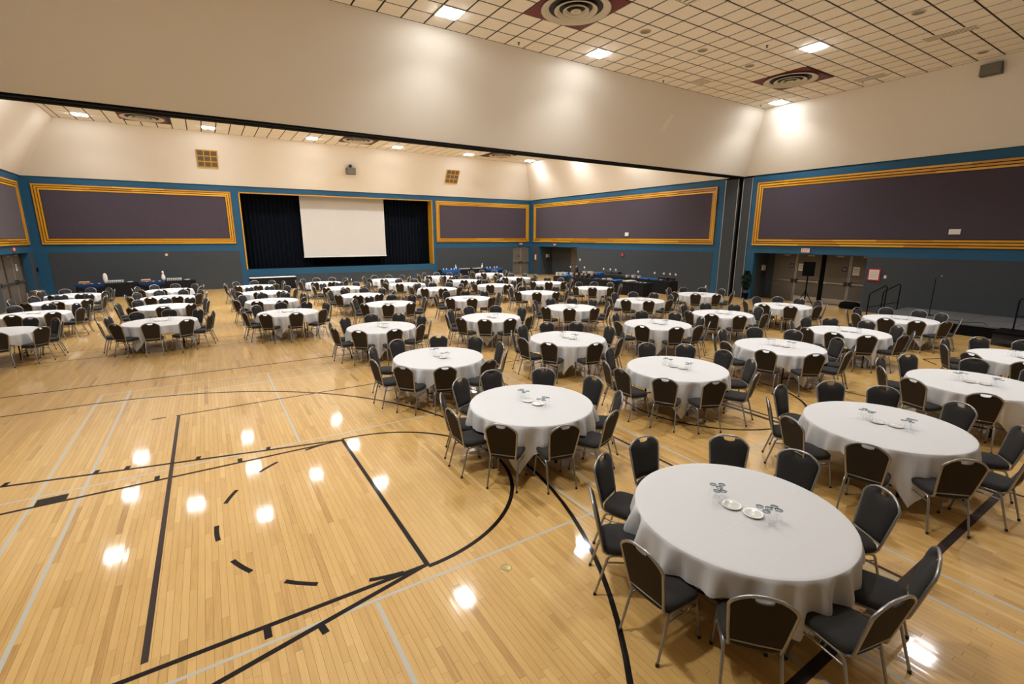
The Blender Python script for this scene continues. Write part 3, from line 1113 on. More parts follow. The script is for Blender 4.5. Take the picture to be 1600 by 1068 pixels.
def cloth_mesh(seed, corner_deg, L=1.135, round_=.7071, low=.20):
    r = random.Random(seed)
    NA, NR = 192, 12
    R = .928
    zt = ZT + .006
    ph = [r.uniform(0, 6.28) for _ in range(6)]
    vs, fs = [(0, 0, zt)], []
    rings = [(.35, None), (.65, None), (.88, None), (.922, None)]
    for rr, _ in rings:
        for j in range(NA):
            a = 2 * PI * j / NA
            vs.append((rr * math.cos(a), rr * math.sin(a), zt))
    for k in range(NR + 1):
        for j in range(NA):
            a = 2 * PI * j / NA
            d = (a - math.radians(corner_deg)) % (PI / 2)
            d = min(d, PI / 2 - d) / (PI / 4)        # 0 at corner, 1 mid side
            ext = L / math.cos(PI / 4 * d) if False else L / max(abs(math.cos(PI / 4 * (1 - d))), round_)
            drop = max(low, ext - R) + .015 * math.sin(3 * a + ph[5])
            s = drop * (k / NR)
            q = min(1, s / .30)
            corner = (1 - d)
            cr_ = lambda v: math.copysign(abs(v) ** 1.0, v) if v > 0 else -abs(v) ** 1.8
            wv = math.sin(17 * a + ph[0] + 1.3 * math.sin(3 * a + ph[1])) * .62 + math.sin(29 * a + ph[2] + 1.1 * math.sin(2 * a)) * .38
            q = min(1, s / .22) ** .8
            fold = (.058 + .020 * corner ** 2) * q * cr_(wv)
            drop += 0
            # a deep cone fold each side of every corner
            fold += .05 * q * corner ** 3 * math.cos(22 * (a - math.radians(corner_deg)))
            if k == 0:
                rad, z = .9275, zt - .003
            else:
                rad = R + .004 + .012 * q + fold * (1.0 if fold > 0 else .75)
                z = zt - .007 - s
            vs.append((rad * math.cos(a), rad * math.sin(a), z))
    for j in range(NA): fs.append((0, 1 + j, 1 + (j + 1) % NA))
    tot = len(rings) + NR + 1
    for k in range(tot - 1):
        for j in range(NA):
            a = 1 + k * NA + j
            b = 1 + k * NA + (j + 1) % NA
            fs.append((a, a + NA, b + NA, b))
    return MB().add(vs, fs, smooth=True).mesh('tablecloth', m_cloth)


cloths = [cloth_mesh(5, 60, 1.12, .80, .24), cloth_mesh(3, 45), cloth_mesh(11, 52), cloth_mesh(23, 38), cloth_mesh(31, 60)]


# ------------------------------------------------------------------ banquet chair
def chair_meshes():
    # seat pad: rounded, tapered towards the back, crowned
    def outline(sx, sy, oy=0):
        pts = []
        for k in range(24):
            a = 2 * PI * k / 24
            c, s_ = math.cos(a), math.sin(a)
            x = math.copysign(abs(c) ** .45, c)
            y = math.copysign(abs(s_) ** .45, s_)
            wd = .222 - .018 * (1 - (y + 1) / 2)
            pts.append((x * wd * sx, y * .205 * sy + oy))
        return pts
    seat = MB()
    rings = []
    for sc_, z in [(.93, .420), (.985, .428), (1.0, .448), (.985, .468), (.93, .482), (.75, .491), (.4, .496)]:
        rings.append([(x, y, z) for x, y in outline(sc_, sc_)])
    seat.loft(rings)
    lean = math.radians(13)

    def BP(u, v, t=0):
        """back-plane coords: u across, v up along the back, t out towards the sitter"""
        return (u, -.205 - v * math.sin(lean) + t * math.cos(lean), .455 + v * math.cos(lean) + t * math.sin(lean))
    # half width of the crown back at height v
    VT = .485

    def hw(v):
        if v < .385: return .168 + .042 * (max(0, v) / .385) ** .85
        k = (v - .385) / (VT - .385)
        return .210 - .107 * min(1, k) ** 1.5
    path = []
    nv = 14
    left = [(-hw(VT * i / nv), VT * i / nv) for i in range(nv + 1)]
    left[-1] = (-.098, VT - .004)
    top = [(-.06, VT + .004), (0, VT + .008), (.06, VT + .004)]
    loop = left + top + [(-u, v) for u, v in reversed(left)]
    for u, v in loop: path.append(BP(u, v))
    x0 = hw(0)
    tailL = [(-x0 - .004, .12, .408), (-x0 - .004, -.08, .405), (-x0 - .003, -.165, .412), (-x0 - .001, -.198, .433)]
    tailR = [(-x, y, z) for x, y, z in reversed(tailL)]
    fr = MB().tube(tailL + path + tailR, .0125, 8)
    lo = MB().tube([BP(-x0, .025), BP(0, .02), BP(x0, .025)], .008, 6)
    # upholstered pad, notched at the top for the hand slot
    NU, NV = 16, 10

    def padtop(u):
        a = abs(u)
        if a < .078: return .428 + .018 * (a / .078) ** 2
        return VT - .016 - max(0, (a - .078)) * .08
    front, back = [], []
    vs, fs = [], []
    for side in (0, 1):
        for i in range(NU + 1):
            s_ = -1 + 2 * i / NU
            for j in range(NV + 1):
                q = j / NV
                # find v then u
                ut = s_ * .195
                vt = min(padtop(s_ * .19), VT - .012)
                v = .035 + (vt - .035) * q
                u = s_ * (hw(v) - .008)
                edge = (1 - abs(s_) ** 6) * (1 - abs(2 * q - 1) ** 8)
                t = (.008 + .024 * edge) if side == 0 else (-.006 - .004 * edge)
                vs.append(BP(u, v, t))
    n1 = (NU + 1) * (NV + 1)
    pad, bkp = MB(), MB()

    def I(i, j): return i * (NV + 1) + j
    for i in range(NU):
        for j in range(NV):
            fs.append((I(i, j), I(i + 1, j), I(i + 1, j + 1), I(i, j + 1)))
    rim = [I(i, 0) for i in range(NU + 1)] + [I(NU, j) for j in range(1, NV + 1)] + [I(i, NV) for i in range(NU - 1, -1, -1)] + [I(0, j) for j in range(NV - 1, 0, -1)]
    f2 = [tuple(reversed([a + 0 for a in f])) for f in fs]
    # pad: front skin flipped to face the sitter + rim
    sk = [(b_, a_, b_ + n1, a_ + n1) for a_, b_ in zip(rim, rim[1:] + rim[:1])]
    sk = [(a, b, d, c) for (a, b, c, d) in sk]
    pad.add(vs, f2 + [tuple(reversed(f)) for f in sk], smooth=True)
    bkp.add(vs[n1:], fs, smooth=True)
    # legs: front leg splays forward, rear leg backwards
    legs = []
    for sx in (-1, 1):
        x = sx * .188
        legs.append(MB().tube([(x + sx * .012, .235, .012), (x, .175, .375), (x, .160, .398), (x, .13, .406)], [.0105, .0125, .0125, .0125], 8).mesh('leg', m_frame))
        legs.append(MB().tube([(x + sx * .012, -.265, .012), (x, -.165, .365), (x, -.145, .395), (x, -.11, .406)], [.0105, .0125, .0125, .0125], 8).mesh('leg', m_frame))
    caps = []
    for sx in (-1, 1):
        for y, yy in ((.236, .232), (-.267, -.262)):
            caps.append(MB().tube([(sx * .2, y, 0), (sx * .2, yy, .026)], .0145, 8).mesh('foot_cap', m_rubber))
    sfm = MB()
    for sx in (-1, 1):
        sfm.tube([(sx * .188, -.12, .406), (sx * .188, .14, .406)], .0125, 6)
    sfm.tube([(-.188, .14, .406), (.188, .14, .406)], .010, 6)
    sfm.tube([(-.188, -.12, .406), (.188, -.12, .406)], .010, 6)
    sfm.box((-.19, -.17, .410), (.19, .18, .421))
    stm = []
    for sx in (-1, 1):
        stm.append(MB().tube([(sx * .189, -.177, .335), (sx * .189, .184, .335)], .008, 6).mesh('stretcher', m_frame))
    br = [MB(), MB()]
    br[0].tube([(.20, .00, .395), (.208, .0, .362), (.208, .05, .362), (.208, .05, .377), (.208, .09, .377), (.208, .09, .352), (.205, -.02, .352)], .003, 4)
    br[1].tube([(-.20, .00, .395), (-.208, .0, .362), (-.208, .05, .362), (-.208, .05, .377), (-.208, .09, .377), (-.208, .09, .352), (-.205, -.02, .352)], .003, 4)
    return dict(seat=seat.mesh('seat', m_fab), pad=pad.mesh('back_cushion', m_fab), bkp=bkp.mesh('back_panel', m_fabb),
                frame=fr.mesh('back_frame', m_frame), rail=lo.mesh('lower_rail', m_frame), legs=legs, caps=caps,
                sf=sfm.mesh('seat_frame', m_frame), st=stm, br=[b_.mesh('linking_hook', m_chrome) for b_ in br])


CM = chair_meshes()


def make_chair():
    t = link('banquet_chair', None)
    link('seat', CM['seat'], t)
    b = link('back_cushion', CM['pad'], t)
    link('back_panel', CM['bkp'], t, label='brown-black rear panel of the backrest')
    link('back_frame', CM['frame'], t)
    link('lower_rail', CM['rail'], t)
    for l, c in zip(CM['legs'], CM['caps']):
        o = link('leg', l, t)
        link('foot_cap', c, o)
    link('seat_frame', CM['sf'], t)
    for s_ in CM['st']: link('stretcher', s_, t)
    for b_ in CM['br']: link('linking_hook', b_, t)
    return t


# ------------------------------------------------------------------ goblets and plates
def goblet_mesh(n):
    p = [(.030, 0), (.034, .02), (.0355, .045), (.031, .070), (.018, .085), (.006, .093), (.0045, .105), (.005, .120)]
    f = [(.005, .120), (.014, .127), (.032, .130), (.033, .133), (.001, .134)]
    return MB().lathe(p, n).lathe(f, n, mi=1).mesh('goblet', [m_glass, m_gfoot])


g_hi, g_lo = goblet_mesh(16), goblet_mesh(8)
pl_me = MB().lathe([(.001, .006), (.05, .006), (.058, .009), (.088, .018), (.09, .017), (.06, .003), (.05, 0), (.001, 0)], 28, flip=True).mesh('side_plate', m_plate)

# ------------------------------------------------------------------ lay out the hall
# (x, y, chair-ring offset or explicit angle list, block)
rowsN = ['nearest', 'second', 'third', 'farthest']
colsN = ['first', 'second', 'third', 'fourth', 'fifth']
colsF = ['first', 'second', 'third', 'fourth', 'fifth', 'sixth', 'seventh']
TABLES = []


def nt_(x, y, c, r, ang, rr=1.38):
    TABLES.append(dict(x=x, y=y, block='near', c=c, r=r, ang=ang, rr=rr))


R36 = lambda o: [(o + 36 * k) % 360 for k in range(10)]
nt_(3.88, 2.20, 0, 0, [81, 114, 147, 183, 218, 255, 289, 330, 7, 38], 1.35)
nt_(3.91, 5.61, 0, 1, [153, 182, 218, 253, 290, 328, 3, 46, 87, 117], 1.34)
nt_(3.87, 8.96, 0, 2, [187, 143, 220, 251, 289, 354, 29, 67, 108, 322], 1.42)
nt_(3.90, 12.94, 0, 3, R36(14), 1.36)
nt_(7.44, 2.37, 1, 0, [123, 90, 156, 194, 230, 50, 20, 343, 306, 270], 1.39)
nt_(7.41, 5.74, 1, 1, [156, 178, 212, 243, 285, 326, 110, 65, 31, 358], 1.42)
nt_(7.35, 8.99, 1, 2, [145, 182, 214, 257, 292, 112, 76, 41, 358, 327], 1.38)
nt_(7.30, 12.75, 1, 3, [11, 52, 91, 130, 166, 202, 234, 264, 294, 330], 1.40)
nt_(10.95, 2.32, 2, 0, [14, 59, 94, 130, 160, 197, 233, 270, 306, 340], 1.38)
nt_(10.93, 5.69, 2, 1, [160, 93, 125, 199, 235, 270, 300, 53, 16, 331], 1.41)
nt_(10.80, 9.14, 2, 2, [19, 62, 105, 136, 172, 205, 241, 270, 303, 339], 1.38)
nt_(10.80, 13.07, 2, 3, R36(13), 1.38)
nt_(14.14, 2.30, 3, 0, [46, 86, 124, 155, 190, 226, 262, 298, 334, 12], 1.38)
nt_(14.16, 5.64, 3, 1, [4, 41, 72, 110, 161, 191, 219, 258, 290, 328], 1.33)
nt_(14.09, 9.29, 3, 2, [18, 58, 97, 133, 170, 201, 234, 272, 305, 341], 1.40)
nt_(14.38, 13.10, 3, 3, R36(20), 1.38)
nt_(17.77, 5.73, 4, 1, [35, 75, 110, 147, 185, 214, 246, 280, 331, 359], 1.36)
nt_(17.64, 9.24, 4, 2, [4, 36, 71, 109, 143, 182, 219, 260, 292, 330], 1.34)
nt_(18.10, 13.15, 4, 3, R36(30), 1.38)
far = {(0, 0): (-4.98, 17.6), (0, 1): (-4.98, 21.2), (0, 2): (-4.95, 24.55), (0, 3): (-5.03, 27.3),
       (1, 0): (-1.38, 17.33), (1, 1): (-1.5, 21.03), (1, 2): (-1.55, 24.25), (1, 3): (-1.66, 27.55),
       (2, 0): (2.09, 17.2), (2, 1): (1.98, 20.77), (2, 2): (2.04, 24.12), (2, 3): (1.95, 27.4),
       (3, 0): (5.63, 17.47), (3, 1): (5.47, 20.75), (3, 2): (5.5, 24.3), (3, 3): (5.28, 27.55),
       (4, 0): (8.88, 17.31), (4, 1): (9.30, 21.4), (4, 2): (8.88, 24.4), (4, 3): (8.78, 27.6),
       (5, 0): (12.51, 17.48), (5, 1): (12.57, 21.4), (5, 2): (12.44, 24.65), (5, 3): (12.3, 27.9),
       (6, 0): (16.0, 17.66), (6, 1): (15.75, 21.1), (6, 2): (15.87, 24.58), (6, 3): (16.2, 28.4)}
foff = {(1, 0): 12, (2, 0): 20, (3, 0): 33, (4, 0): 32, (5, 0): 16, (6, 0): 10}
for (c, r), (x, y) in far.items():
    TABLES.append(dict(x=x, y=y, block='far', c=c, r=r, ang=R36(foff.get((c, r), (c * 7 + r * 13) % 36)), rr=1.39))

for T_ in TABLES:
    if T_['block'] == 'near':
        T_['nm'] = '%s table, %s column, near block' % (rowsN[T_['r']], colsN[T_['c']])
    else:
        T_['nm'] = '%s table, %s column, far block' % (rowsN[T_['r']], colsF[T_['c']])
    if T_['block'] == 'near' and T_['c'] == 4 and T_['r'] == 1:
        T_['nm'] = 'table by the black stage platform'
    if T_['block'] == 'near' and T_['c'] == 0 and T_['r'] == 0:
        T_['nm'] = 'largest, nearest table'

chairs = []
for ti, T_ in enumerate(TABLES):
    nm = T_['nm']
    x, y = T_['x'], T_['y']
    t = make_table('round folding table under the white cloth, ' + nm)
    t.location = (x, y, 0)
    t.rotation_euler = (0, 0, random.choice([0, .3, 1.2, 1.57]))
    cl = link('tablecloth', cloths[0 if ti == 0 else 1 + ti % 4], None, (x, y, 0))
    rot = math.radians(random.choice([-6, 0, 4, 8])) + (PI if ti % 3 == 0 else 0) + (PI / 2 if ti % 5 == 2 else 0)
    if ti == 0: rot = 0
    cl.rotation_euler = (0, 0, rot)
    tag(cl, 'white square cloth draped over the ' + nm, 'tablecloth', 'white tablecloths on the round tables')
    view = math.degrees(math.atan2(-y, -x)) % 360       # direction towards the camera
    used = set()
    for a in sorted(T_['ang'], key=lambda a_: (a_ - view + 180) % 360):
        h = (6 + ((view - a) % 360) / 30) % 12
        hh = round(h) % 12
        while hh in used: hh = (hh + 1) % 12
        used.add(hh)
        ar = math.radians(a)
        rs = T_['rr'] - .295
        jx = 0 if T_['block'] == 'near' and T_['r'] < 3 else random.uniform(-.03, .04)
        cx_, cy_ = x + (rs + jx) * math.cos(ar), y + (rs + jx) * math.sin(ar)
        pts = [(cx_, cy_, .95), (cx_ + .28 * math.cos(ar), cy_ + .28 * math.sin(ar), .93), (cx_, cy_, .5), (cx_, cy_, 0)]
        if not in_view(pts): continue
        _, _, z_ = pxs([(cx_, cy_, .6)])
        chairs.append((float(z_[0]), cx_, cy_, ar + PI / 2 + math.radians(random.uniform(-4, 4)), hh if hh else 12, nm))
chairs.sort(key=lambda c: c[0])
SIDES = {12: 'far side', 1: 'far side right of centre', 2: 'far right', 3: 'right side', 4: 'near right', 5: 'near side right of centre',
         6: 'near side', 7: 'near side left of centre', 8: 'near left', 9: 'left side', 10: 'far left', 11: 'far side left of centre'}
proto = make_chair()
for k, (z_, x, y, rz, hh, nm) in enumerate(chairs[:300]):
    c = proto if k == 0 else copy_tree(proto)
    c.location = (x, y, 0)
    c.rotation_euler = (0, 0, rz)
    c['category'] = 'chair'
    c['label'] = 'grey banquet chair, %s, %s' % (SIDES[hh], nm)
    c['group'] = 'grey banquet chairs around the round tables'
# the remaining, farthest chairs as one mesh
parts = [CM['seat'], CM['pad'], CM['bkp'], CM['frame'], CM['rail'], CM['sf']] + CM['legs'] + CM['caps'] + CM['st']
mlist = [m_fab, m_fabb, m_frame, m_rubber]
V, Fc, MI, SM = [], [], [], []
base = 0
for me in parts:
    co = np.empty(len(me.vertices) * 3)
    me.vertices.foreach_get('co', co)
    V.append(co.reshape(-1, 3))
    mi = mlist.index(me.materials[0])
    for p in me.polygons:
        Fc.append([i + base for i in p.vertices])
        MI.append(mi)
        SM.append(p.use_smooth)
    base += len(me.vertices)
V = np.concatenate(V)
allv, allf, ami, asm = [], [], [], []
for k, (z_, x, y, rz, hh, nm) in enumerate(chairs[300:]):
    c_, s_ = math.cos(rz), math.sin(rz)
    W_ = V.copy()
    W_[:, 0] = V[:, 0] * c_ - V[:, 1] * s_ + x
    W_[:, 1] = V[:, 0] * s_ + V[:, 1] * c_ + y
    allv.append(W_)
    o = k * base
    allf += [[i + o for i in f] for f in Fc]
    ami += MI
    asm += SM
if allv:
    me = bpy.data.meshes.new('distant_chairs')
    me.from_pydata(np.concatenate(allv).tolist(), [], allf)
    for m_ in mlist: me.materials.append(m_)
    me.polygons.foreach_set('material_index', ami)
    me.polygons.foreach_set('use_smooth', asm)
    o = link('distant_chairs', me)
    o['kind'] = 'stuff'
    tag(o, 'rows of grey banquet chairs at the farthest tables before the stage', 'chairs')

# glasses and plates on every table
ZCL = ZT + .0065
glasses = []
for ti, T_ in enumerate(TABLES):
    x, y, nm = T_['x'], T_['y'], T_['nm']
    along = Vector((0, 1, 0)) if T_['block'] == 'near' else Vector((1, 0, 0))
    side = Vector((1, 0, 0)) if T_['block'] == 'near' else Vector((0, 1, 0))
    r = random.Random(ti * 17 + 3)
    c0_ = Vector((x + .02, y - .02, 0)) if T_['block'] == 'near' else Vector((x, y + .1, 0))
    for s_ in (1, -1):
        pc = c0_ + along * (.095 * s_ + .0) + side * (.02 * -s_)
        o = link('side_plate', pl_me, None, (pc.x, pc.y, ZCL))
        which = ('farther' if s_ > 0 else 'nearer') if T_['block'] == 'near' else ('right' if s_ > 0 else 'left')
        if not in_view([(pc.x, pc.y, .8)]):
            bpy.data.objects.remove(o)
            continue
        tag(o, '%s small white plate on the %s' % (which, nm), 'plate', 'small white plates on the round tables')
        cc = c0_ + along * (.225 * s_) + side * (-.03 if s_ > 0 else .02)
        offs = [(0, 0), (.068, .008), (-.064, .02), (.030, -.064), (-.036, .070)]
        ro = r.uniform(0, 6)
        for ox, oy in offs:
            gx = cc.x + ox * math.cos(ro) - oy * math.sin(ro)
            gy = cc.y + ox * math.sin(ro) + oy * math.cos(ro)
            if in_view([(gx, gy, .8)]):
                _, _, z_ = pxs([(gx, gy, .8)])
                glasses.append((float(z_[0]), gx, gy, which, nm))
glasses.sort(key=lambda g_: g_[0])
for k, (z_, x, y, which, nm) in enumerate(glasses[:300]):
    o = link('goblet', g_hi if z_ < 9 else g_lo, None, (x, y, ZCL))
    tag(o, 'upturned stemmed glass, %s cluster, %s' % (which, nm), 'glass', '%s glass cluster, %s' % (which, nm))
gm = MB()
pr = [(.030, 0), (.0355, .045), (.018, .088), (.004, .1), (.0045, .142), (.033, .151), (.001, .154)]
for z_, x, y, which, nm in glasses[300:]:
    gm.lathe(pr, 8, (x, y, ZCL))
if gm.v:
    o = gm.build('distant_glasses', m_glass)
    o['kind'] = 'stuff'
    tag(o, 'tiny upturned glasses on the farthest white tables', 'glasses')


# ------------------------------------------------------------------ skirted buffets
def skirt_table(lab, loc, rz, L, D, H, m_=m_skirt, top_m=None, group='skirted serving tables'):
    """origin at one front corner, length along +x, depth along +y"""
    t = thing('serving_table', lab, 'table', loc, rz, group)
    MB().box((0.02, .02, H - .03), (L - .02, D - .02, H - .004)).build('tabletop', m_ply, t)
    per = [(0, 0), (L, 0), (L, D), (0, D)]
    pts = []
    for k in range(4):
        a, b = per[k], per[(k + 1) % 4]
        d = math.hypot(b[0] - a[0], b[1] - a[1])
        n = max(6, int(d / .06))
        nx, ny = (b[1] - a[1]) / d, -(b[0] - a[0]) / d
        for i in range(n):
            f = i / n
            w_ = .012 * math.sin(i * 2.1) + .006 * math.sin(i * .9)
            pts.append((a[0] + (b[0] - a[0]) * f, a[1] + (b[1] - a[1]) * f, nx * w_, ny * w_))
    vs, fs = [], []
    n = len(pts)
    for x, y, ox, oy in pts:
        vs += [(x, y, H), (x + ox, y + oy, H * .5), (x + ox * 1.4, y + oy * 1.4, .012)]
    for i in range(n):
        j = (i + 1) % n
        for k in (0, 1):
            fs.append((i * 3 + k, i * 3 + k + 1, j * 3 + k + 1, j * 3 + k))
    mb = MB().add(vs, fs, smooth=True)
    mb.add([(0, 0, H), (L, 0, H), (L, D, H), (0, D, H)], [(0, 1, 2, 3)])
    mb.build('skirt', m_, t)
    for px_ in (.1, L - .1):
        for py_ in (.1, D - .1):
            MB().tube([(px_, py_, 0), (px_, py_, H - .03)], .015, 6).build('leg', m_rubber, t)
    return t


def drape(parent_loc, rz, x0, x1, D, H, lab, m_=m_navy, drop=.22):
    t = link('overlay_cloth', None)
    bpy.data.objects.remove(t)
    mb = MB()
    z = H + .006
    y0 = -.022
    n = 16
    vs, fs = [], []
    for i in range(n + 1):
        x = x0 + (x1 - x0) * i / n
        dr = drop * (1 - abs(2 * i / n - 1) * .55)
        w_ = .010 * math.sin(i * 1.7)
        vs += [(x, D - .02, z), (x, y0, z), (x, y0 - .008 + w_, z - dr * .5), (x, y0 - .010 + w_, z - dr)]
    for i in range(n):
        for k in range(3):
            fs.append((i * 4 + k, i * 4 + k + 1, (i + 1) * 4 + k + 1, (i + 1) * 4 + k))
    o = mb.add(vs, fs, smooth=True).build('overlay_cloth', m_)
    o.location = parent_loc
    o.rotation_euler = (0, 0, rz)
    tag(o, lab, 'cloth')
    return o


HB = .74
cup_me = MB().lathe([(.001, 0), (.024, 0), (.032, .02), (.040, .066), (.041, .070), (.037, .066), (.026, .02), (.001, .015)], 10, flip=False).mesh('cup', m_plate)


def cup_rows(cx_, cy_, z, nx, ny, nz, lab, group, rz=0, m_=None):
    for i in range(nx):
        for j in range(ny):
            for k in range(nz):
                dx, dy = (i - (nx - 1) / 2) * .09, (j - (ny - 1) / 2) * .09
                o = link('cup', cup_me, None, (cx_ + dx, cy_ + dy, z + k * .071))
                tag(o, lab, 'cup', group)


def plate_stack(x, y, z, n, lab, r=.13, m_=None):
    # each plate of a stack is a ridge; the stack is far too small to lift plates apart
    prof = [(.001, 0)]
    for k in range(n):
        prof += [(r * .88, k * .018), (r, k * .018 + .010), (r, k * .018 + .014), (r * .9, k * .018 + .015)]
    prof += [(.001, n * .018 - .004)]
    o = MB().lathe(prof, 18, flip=False, smooth=False).build('plate_stack', m_plate, None, (x, y, z))
    tag(o, lab, 'plates', 'stacks of white plates')


def napkins(x, y, z, w_, d, n, lab, rz=0, h=.012):
    t = thing('napkin_pile', lab, 'napkins', (x, y, z), rz, 'piles of blue napkins')
    for k in range(n):
        a = random.uniform(-.1, .1)
        mb = MB()
        ww, dd = w_ * random.uniform(.85, 1), d * random.uniform(.85, 1)
        c_ = [(-ww / 2, -dd / 2), (ww / 2, -dd / 2), (ww / 2, dd / 2), (-ww / 2, dd / 2)]
        c_ = [(u * math.cos(a) - v * math.sin(a), u * math.sin(a) + v * math.cos(a)) for u, v in c_]
        mb.hexa([(u, v, k * h) for u, v in c_], [(u * .96, v * .96, k * h + h * .9) for u, v in c_])
        mb.build('napkin', m_napk, t)


def card(x, y, z, lab, h=.32):
    t = thing('sign_holder', lab, 'table sign', (x, y, z), group='small white table signs on stems')
    MB().lathe([(.001, .012), (.04, .012), (.05, 0), (.001, 0)], 12, flip=True).build('base', m_dark, t)
    MB().tube([(0, 0, .01), (0, 0, h)], .004, 6).build('stem', m_chrome, t)
    MB().box((-.065, -.06, h), (-.057, .06, h + .11)).build('card', m_paper, t)


def chafer(x, y, z, lab, rz=0):
    t = thing('chafing_dish', lab, 'chafing dish', (x, y, z), rz, 'black chafing dishes')
    for a in (-.24, .24):
        for b in (-.13, .13):
            MB().tube([(a, b, 0), (a, b, .15)], .008, 6).build('leg', m_dark, t)
    MB().box((-.27, -.16, .12), (.27, .16, .2)).build('pan', m_dark, t)
    rings = []
    for s_, zz in [(1, .2), (1, .22), (.92, .27), (.7, .3), (.3, .31)]:
        rings.append([(-.27 * s_, -.16 * s_, zz), (.27 * s_, -.16 * s_, zz), (.27 * s_, .16 * s_, zz), (-.27 * s_, .16 * s_, zz)])
    MB().loft(rings, smooth=False).build('lid', m_dark, t)
    MB().tube([(-.05, 0, .31), (-.04, 0, .34), (.04, 0, .34), (.05, 0, .31)], .006, 6).build('handle', m_chrome, t)


def urn(x, y, z, lab, m_=m_dark, h=.42):
    t = thing('drinks_urn', lab, 'urn', (x, y, z))
    MB().lathe([(.001, 0), (.11, 0), (.12, .03), (.11, .06), (.13, .1), (.13, h - .1), (.1, h - .03), (.03, h), (.001, h)], 16).build('body', m_, t)
    MB().tube([(-.13, 0, .12), (-.18, 0, .12), (-.18, 0, .08)], .012, 6).build('tap', m_chrome, t)
    MB().lathe([(.001, h + .04), (.02, h + .035), (.02, h)], 8, flip=True).build('lid_knob', m_chrome, t)


# long buffet pair along the right wall
ang = math.atan2(6.95, -.95)
# origin at far front corner so that +x runs towards the near end and +y points to the right wall
fb_o = Vector((19.02, 24.9, 0))
fdir = Vector((.95, -6.95, 0)).normalized()
fside = Vector((6.95, .95, 0)).normalized()
rzF = math.atan2(fdir.y, fdir.x)
segs = 3
LF = 7.0 / segs
names3 = ['far left end', 'middle', 'near right end']
for k in range(segs):
    o = fb_o + fdir * (k * LF)
    skirt_table('black-skirted buffet table, %s of the front row along the right wall' % names3[k], tuple(o), rzF, LF - .01, .78, HB)
for k in range(3):
    skirt_table('black-skirted buffet table, %s of the back row against the right wall' % names3[k], (22.0, 27.0 - k * 3.0, 0), -PI / 2, 2.99, .78, HB)


def FBp(s_, d, z=HB + .002):
    p = fb_o + fdir * s_ + fside * d
    return p.x, p.y, z


for k, (s_, d, n) in enumerate([(.2, .2, 13), (.5, .25, 13), (.85, .3, 14), (1.2, .45, 14), (.35, .55, 13)]):
    plate_stack(*FBp(s_, d), n, 'stack of white plates, %s of the group at the buffet far left end' % ords[k])
for k, (s_, d, n) in enumerate([(4.0, .25, 5), (4.25, .4, 6), (4.5, .25, 5)]):
    plate_stack(*FBp(s_, d), n, 'low stack of white plates mid buffet front row, %s from the left' % ords[k])
napkins(*FBp(1.1, .18), .45, .3, 9, 'bright blue napkin heap beside the left plate stacks')
napkins(*FBp(3.45, .3), .3, .25, 4, 'small bright blue napkin pile left of the low plate stacks')
napkins(*FBp(5.0, .3), .7, .4, 5, 'wide bright blue linen pile on the front buffet row')
cup_rows(*FBp(5.75, .35)[:2], HB + .002, 8, 5, 1, 'clear and white glass in the tray of glasses on the front buffet', 'glasses on the front buffet')
for k, s_ in enumerate((6.25, 6.5, 6.78)):
    o = MB().lathe([(.001, .004), (.06, .004), (.09, .02), (.092, .018), (.06, 0), (.001, 0)], 18, flip=True).build('serving_plate', m_plate, None, FBp(s_, .35))
    tag(o, 'white serving plate near the right end of the front buffet, %s from left' % ords[k], 'plate')
for k, (s_, d) in enumerate([(1.75, .3), (2.15, .35), (2.5, .3), (2.9, .4)]):
    t = thing('wire_basket', 'small basket of bottles on the front buffet, %s from the left' % ords[k], 'basket', FBp(s_, d), 0, 'condiment baskets')
    MB().box((-.12, -.1, 0), (.12, .1, .09)).build('basket', m_dark, t)
    for q in range(4):
        MB().lathe([(.001, 0), (.03, 0), (.03, .11), (.012, .14), (.012, .17), (.001, .17)], 8, (-.07 + .045 * q, 0, .09)).build('jar', m_diff if q % 2 else m_wood, t)
# back row
B2 = lambda y, d=.4, z=HB + .002: (22.0 + d, y, z)
urn(*B2(26.7, .5), 'black coffee urn at the far left end of the back buffet row')
for k, (y, d, n) in enumerate([(25.6, .3, 7), (25.2, .4, 8), (24.8, .3, 8), (24.4, .45, 7)]):
    plate_stack(*B2(y, d), n, 'stack of white plates on the back buffet left part, %s from the left' % ords[k], .15)
for k, (y, d, n) in enumerate([(21.5, .3, 8), (21.2, .5, 9), (20.95, .3, 9), (20.65, .45, 8)]):
    plate_stack(*B2(y, d), n, 'stack of white plates on the back buffet middle, %s from the left' % ords[k], .13)
napkins(*B2(24.0, .3), .5, .35, 12, 'tall bright blue napkin heap left of the chafing dish', PI / 2)
napkins(*B2(20.1, .4), .7, .4, 4, 'bright blue napkin pile on the back buffet, right of the plates', PI / 2)
napkins(*B2(19.3, .35), .55, .4, 5, 'bright blue napkin pile nearest the glasses on the back buffet', PI / 2)
for k, (y, lab) in enumerate([(23.2, 'black chafing dish behind the blue napkins, left one'), (22.6, 'black chafing dish behind the blue napkins, right one'),
                              (19.0 - .05, 'black chafing dish at the back buffet right part, first of three'),
                              (18.55, 'black chafing dish at the back buffet right part, second of three'),
                              (18.15, 'black chafing dish at the back buffet right end')]):
    if y > 20:
        chafer(*B2(y, .45), lab, PI / 2)
    else:
        t = thing('lidded_box', lab.replace('chafing dish', 'food warmer box'), 'food warmer', B2(y, .42), 0, 'black food warmer boxes')
        MB().box((-.13, -.13, 0), (.13, .13, .12)).build('body', m_dark, t)
        MB().box((-.14, -.14, .12), (.14, .14, .15)).build('lid', m_black, t)
cup_rows(22.35, 19.7 - .9, HB + .002, 5, 1, 1, 'small clear glass on the back buffet beside the blue linen', 'glasses on the back buffet')
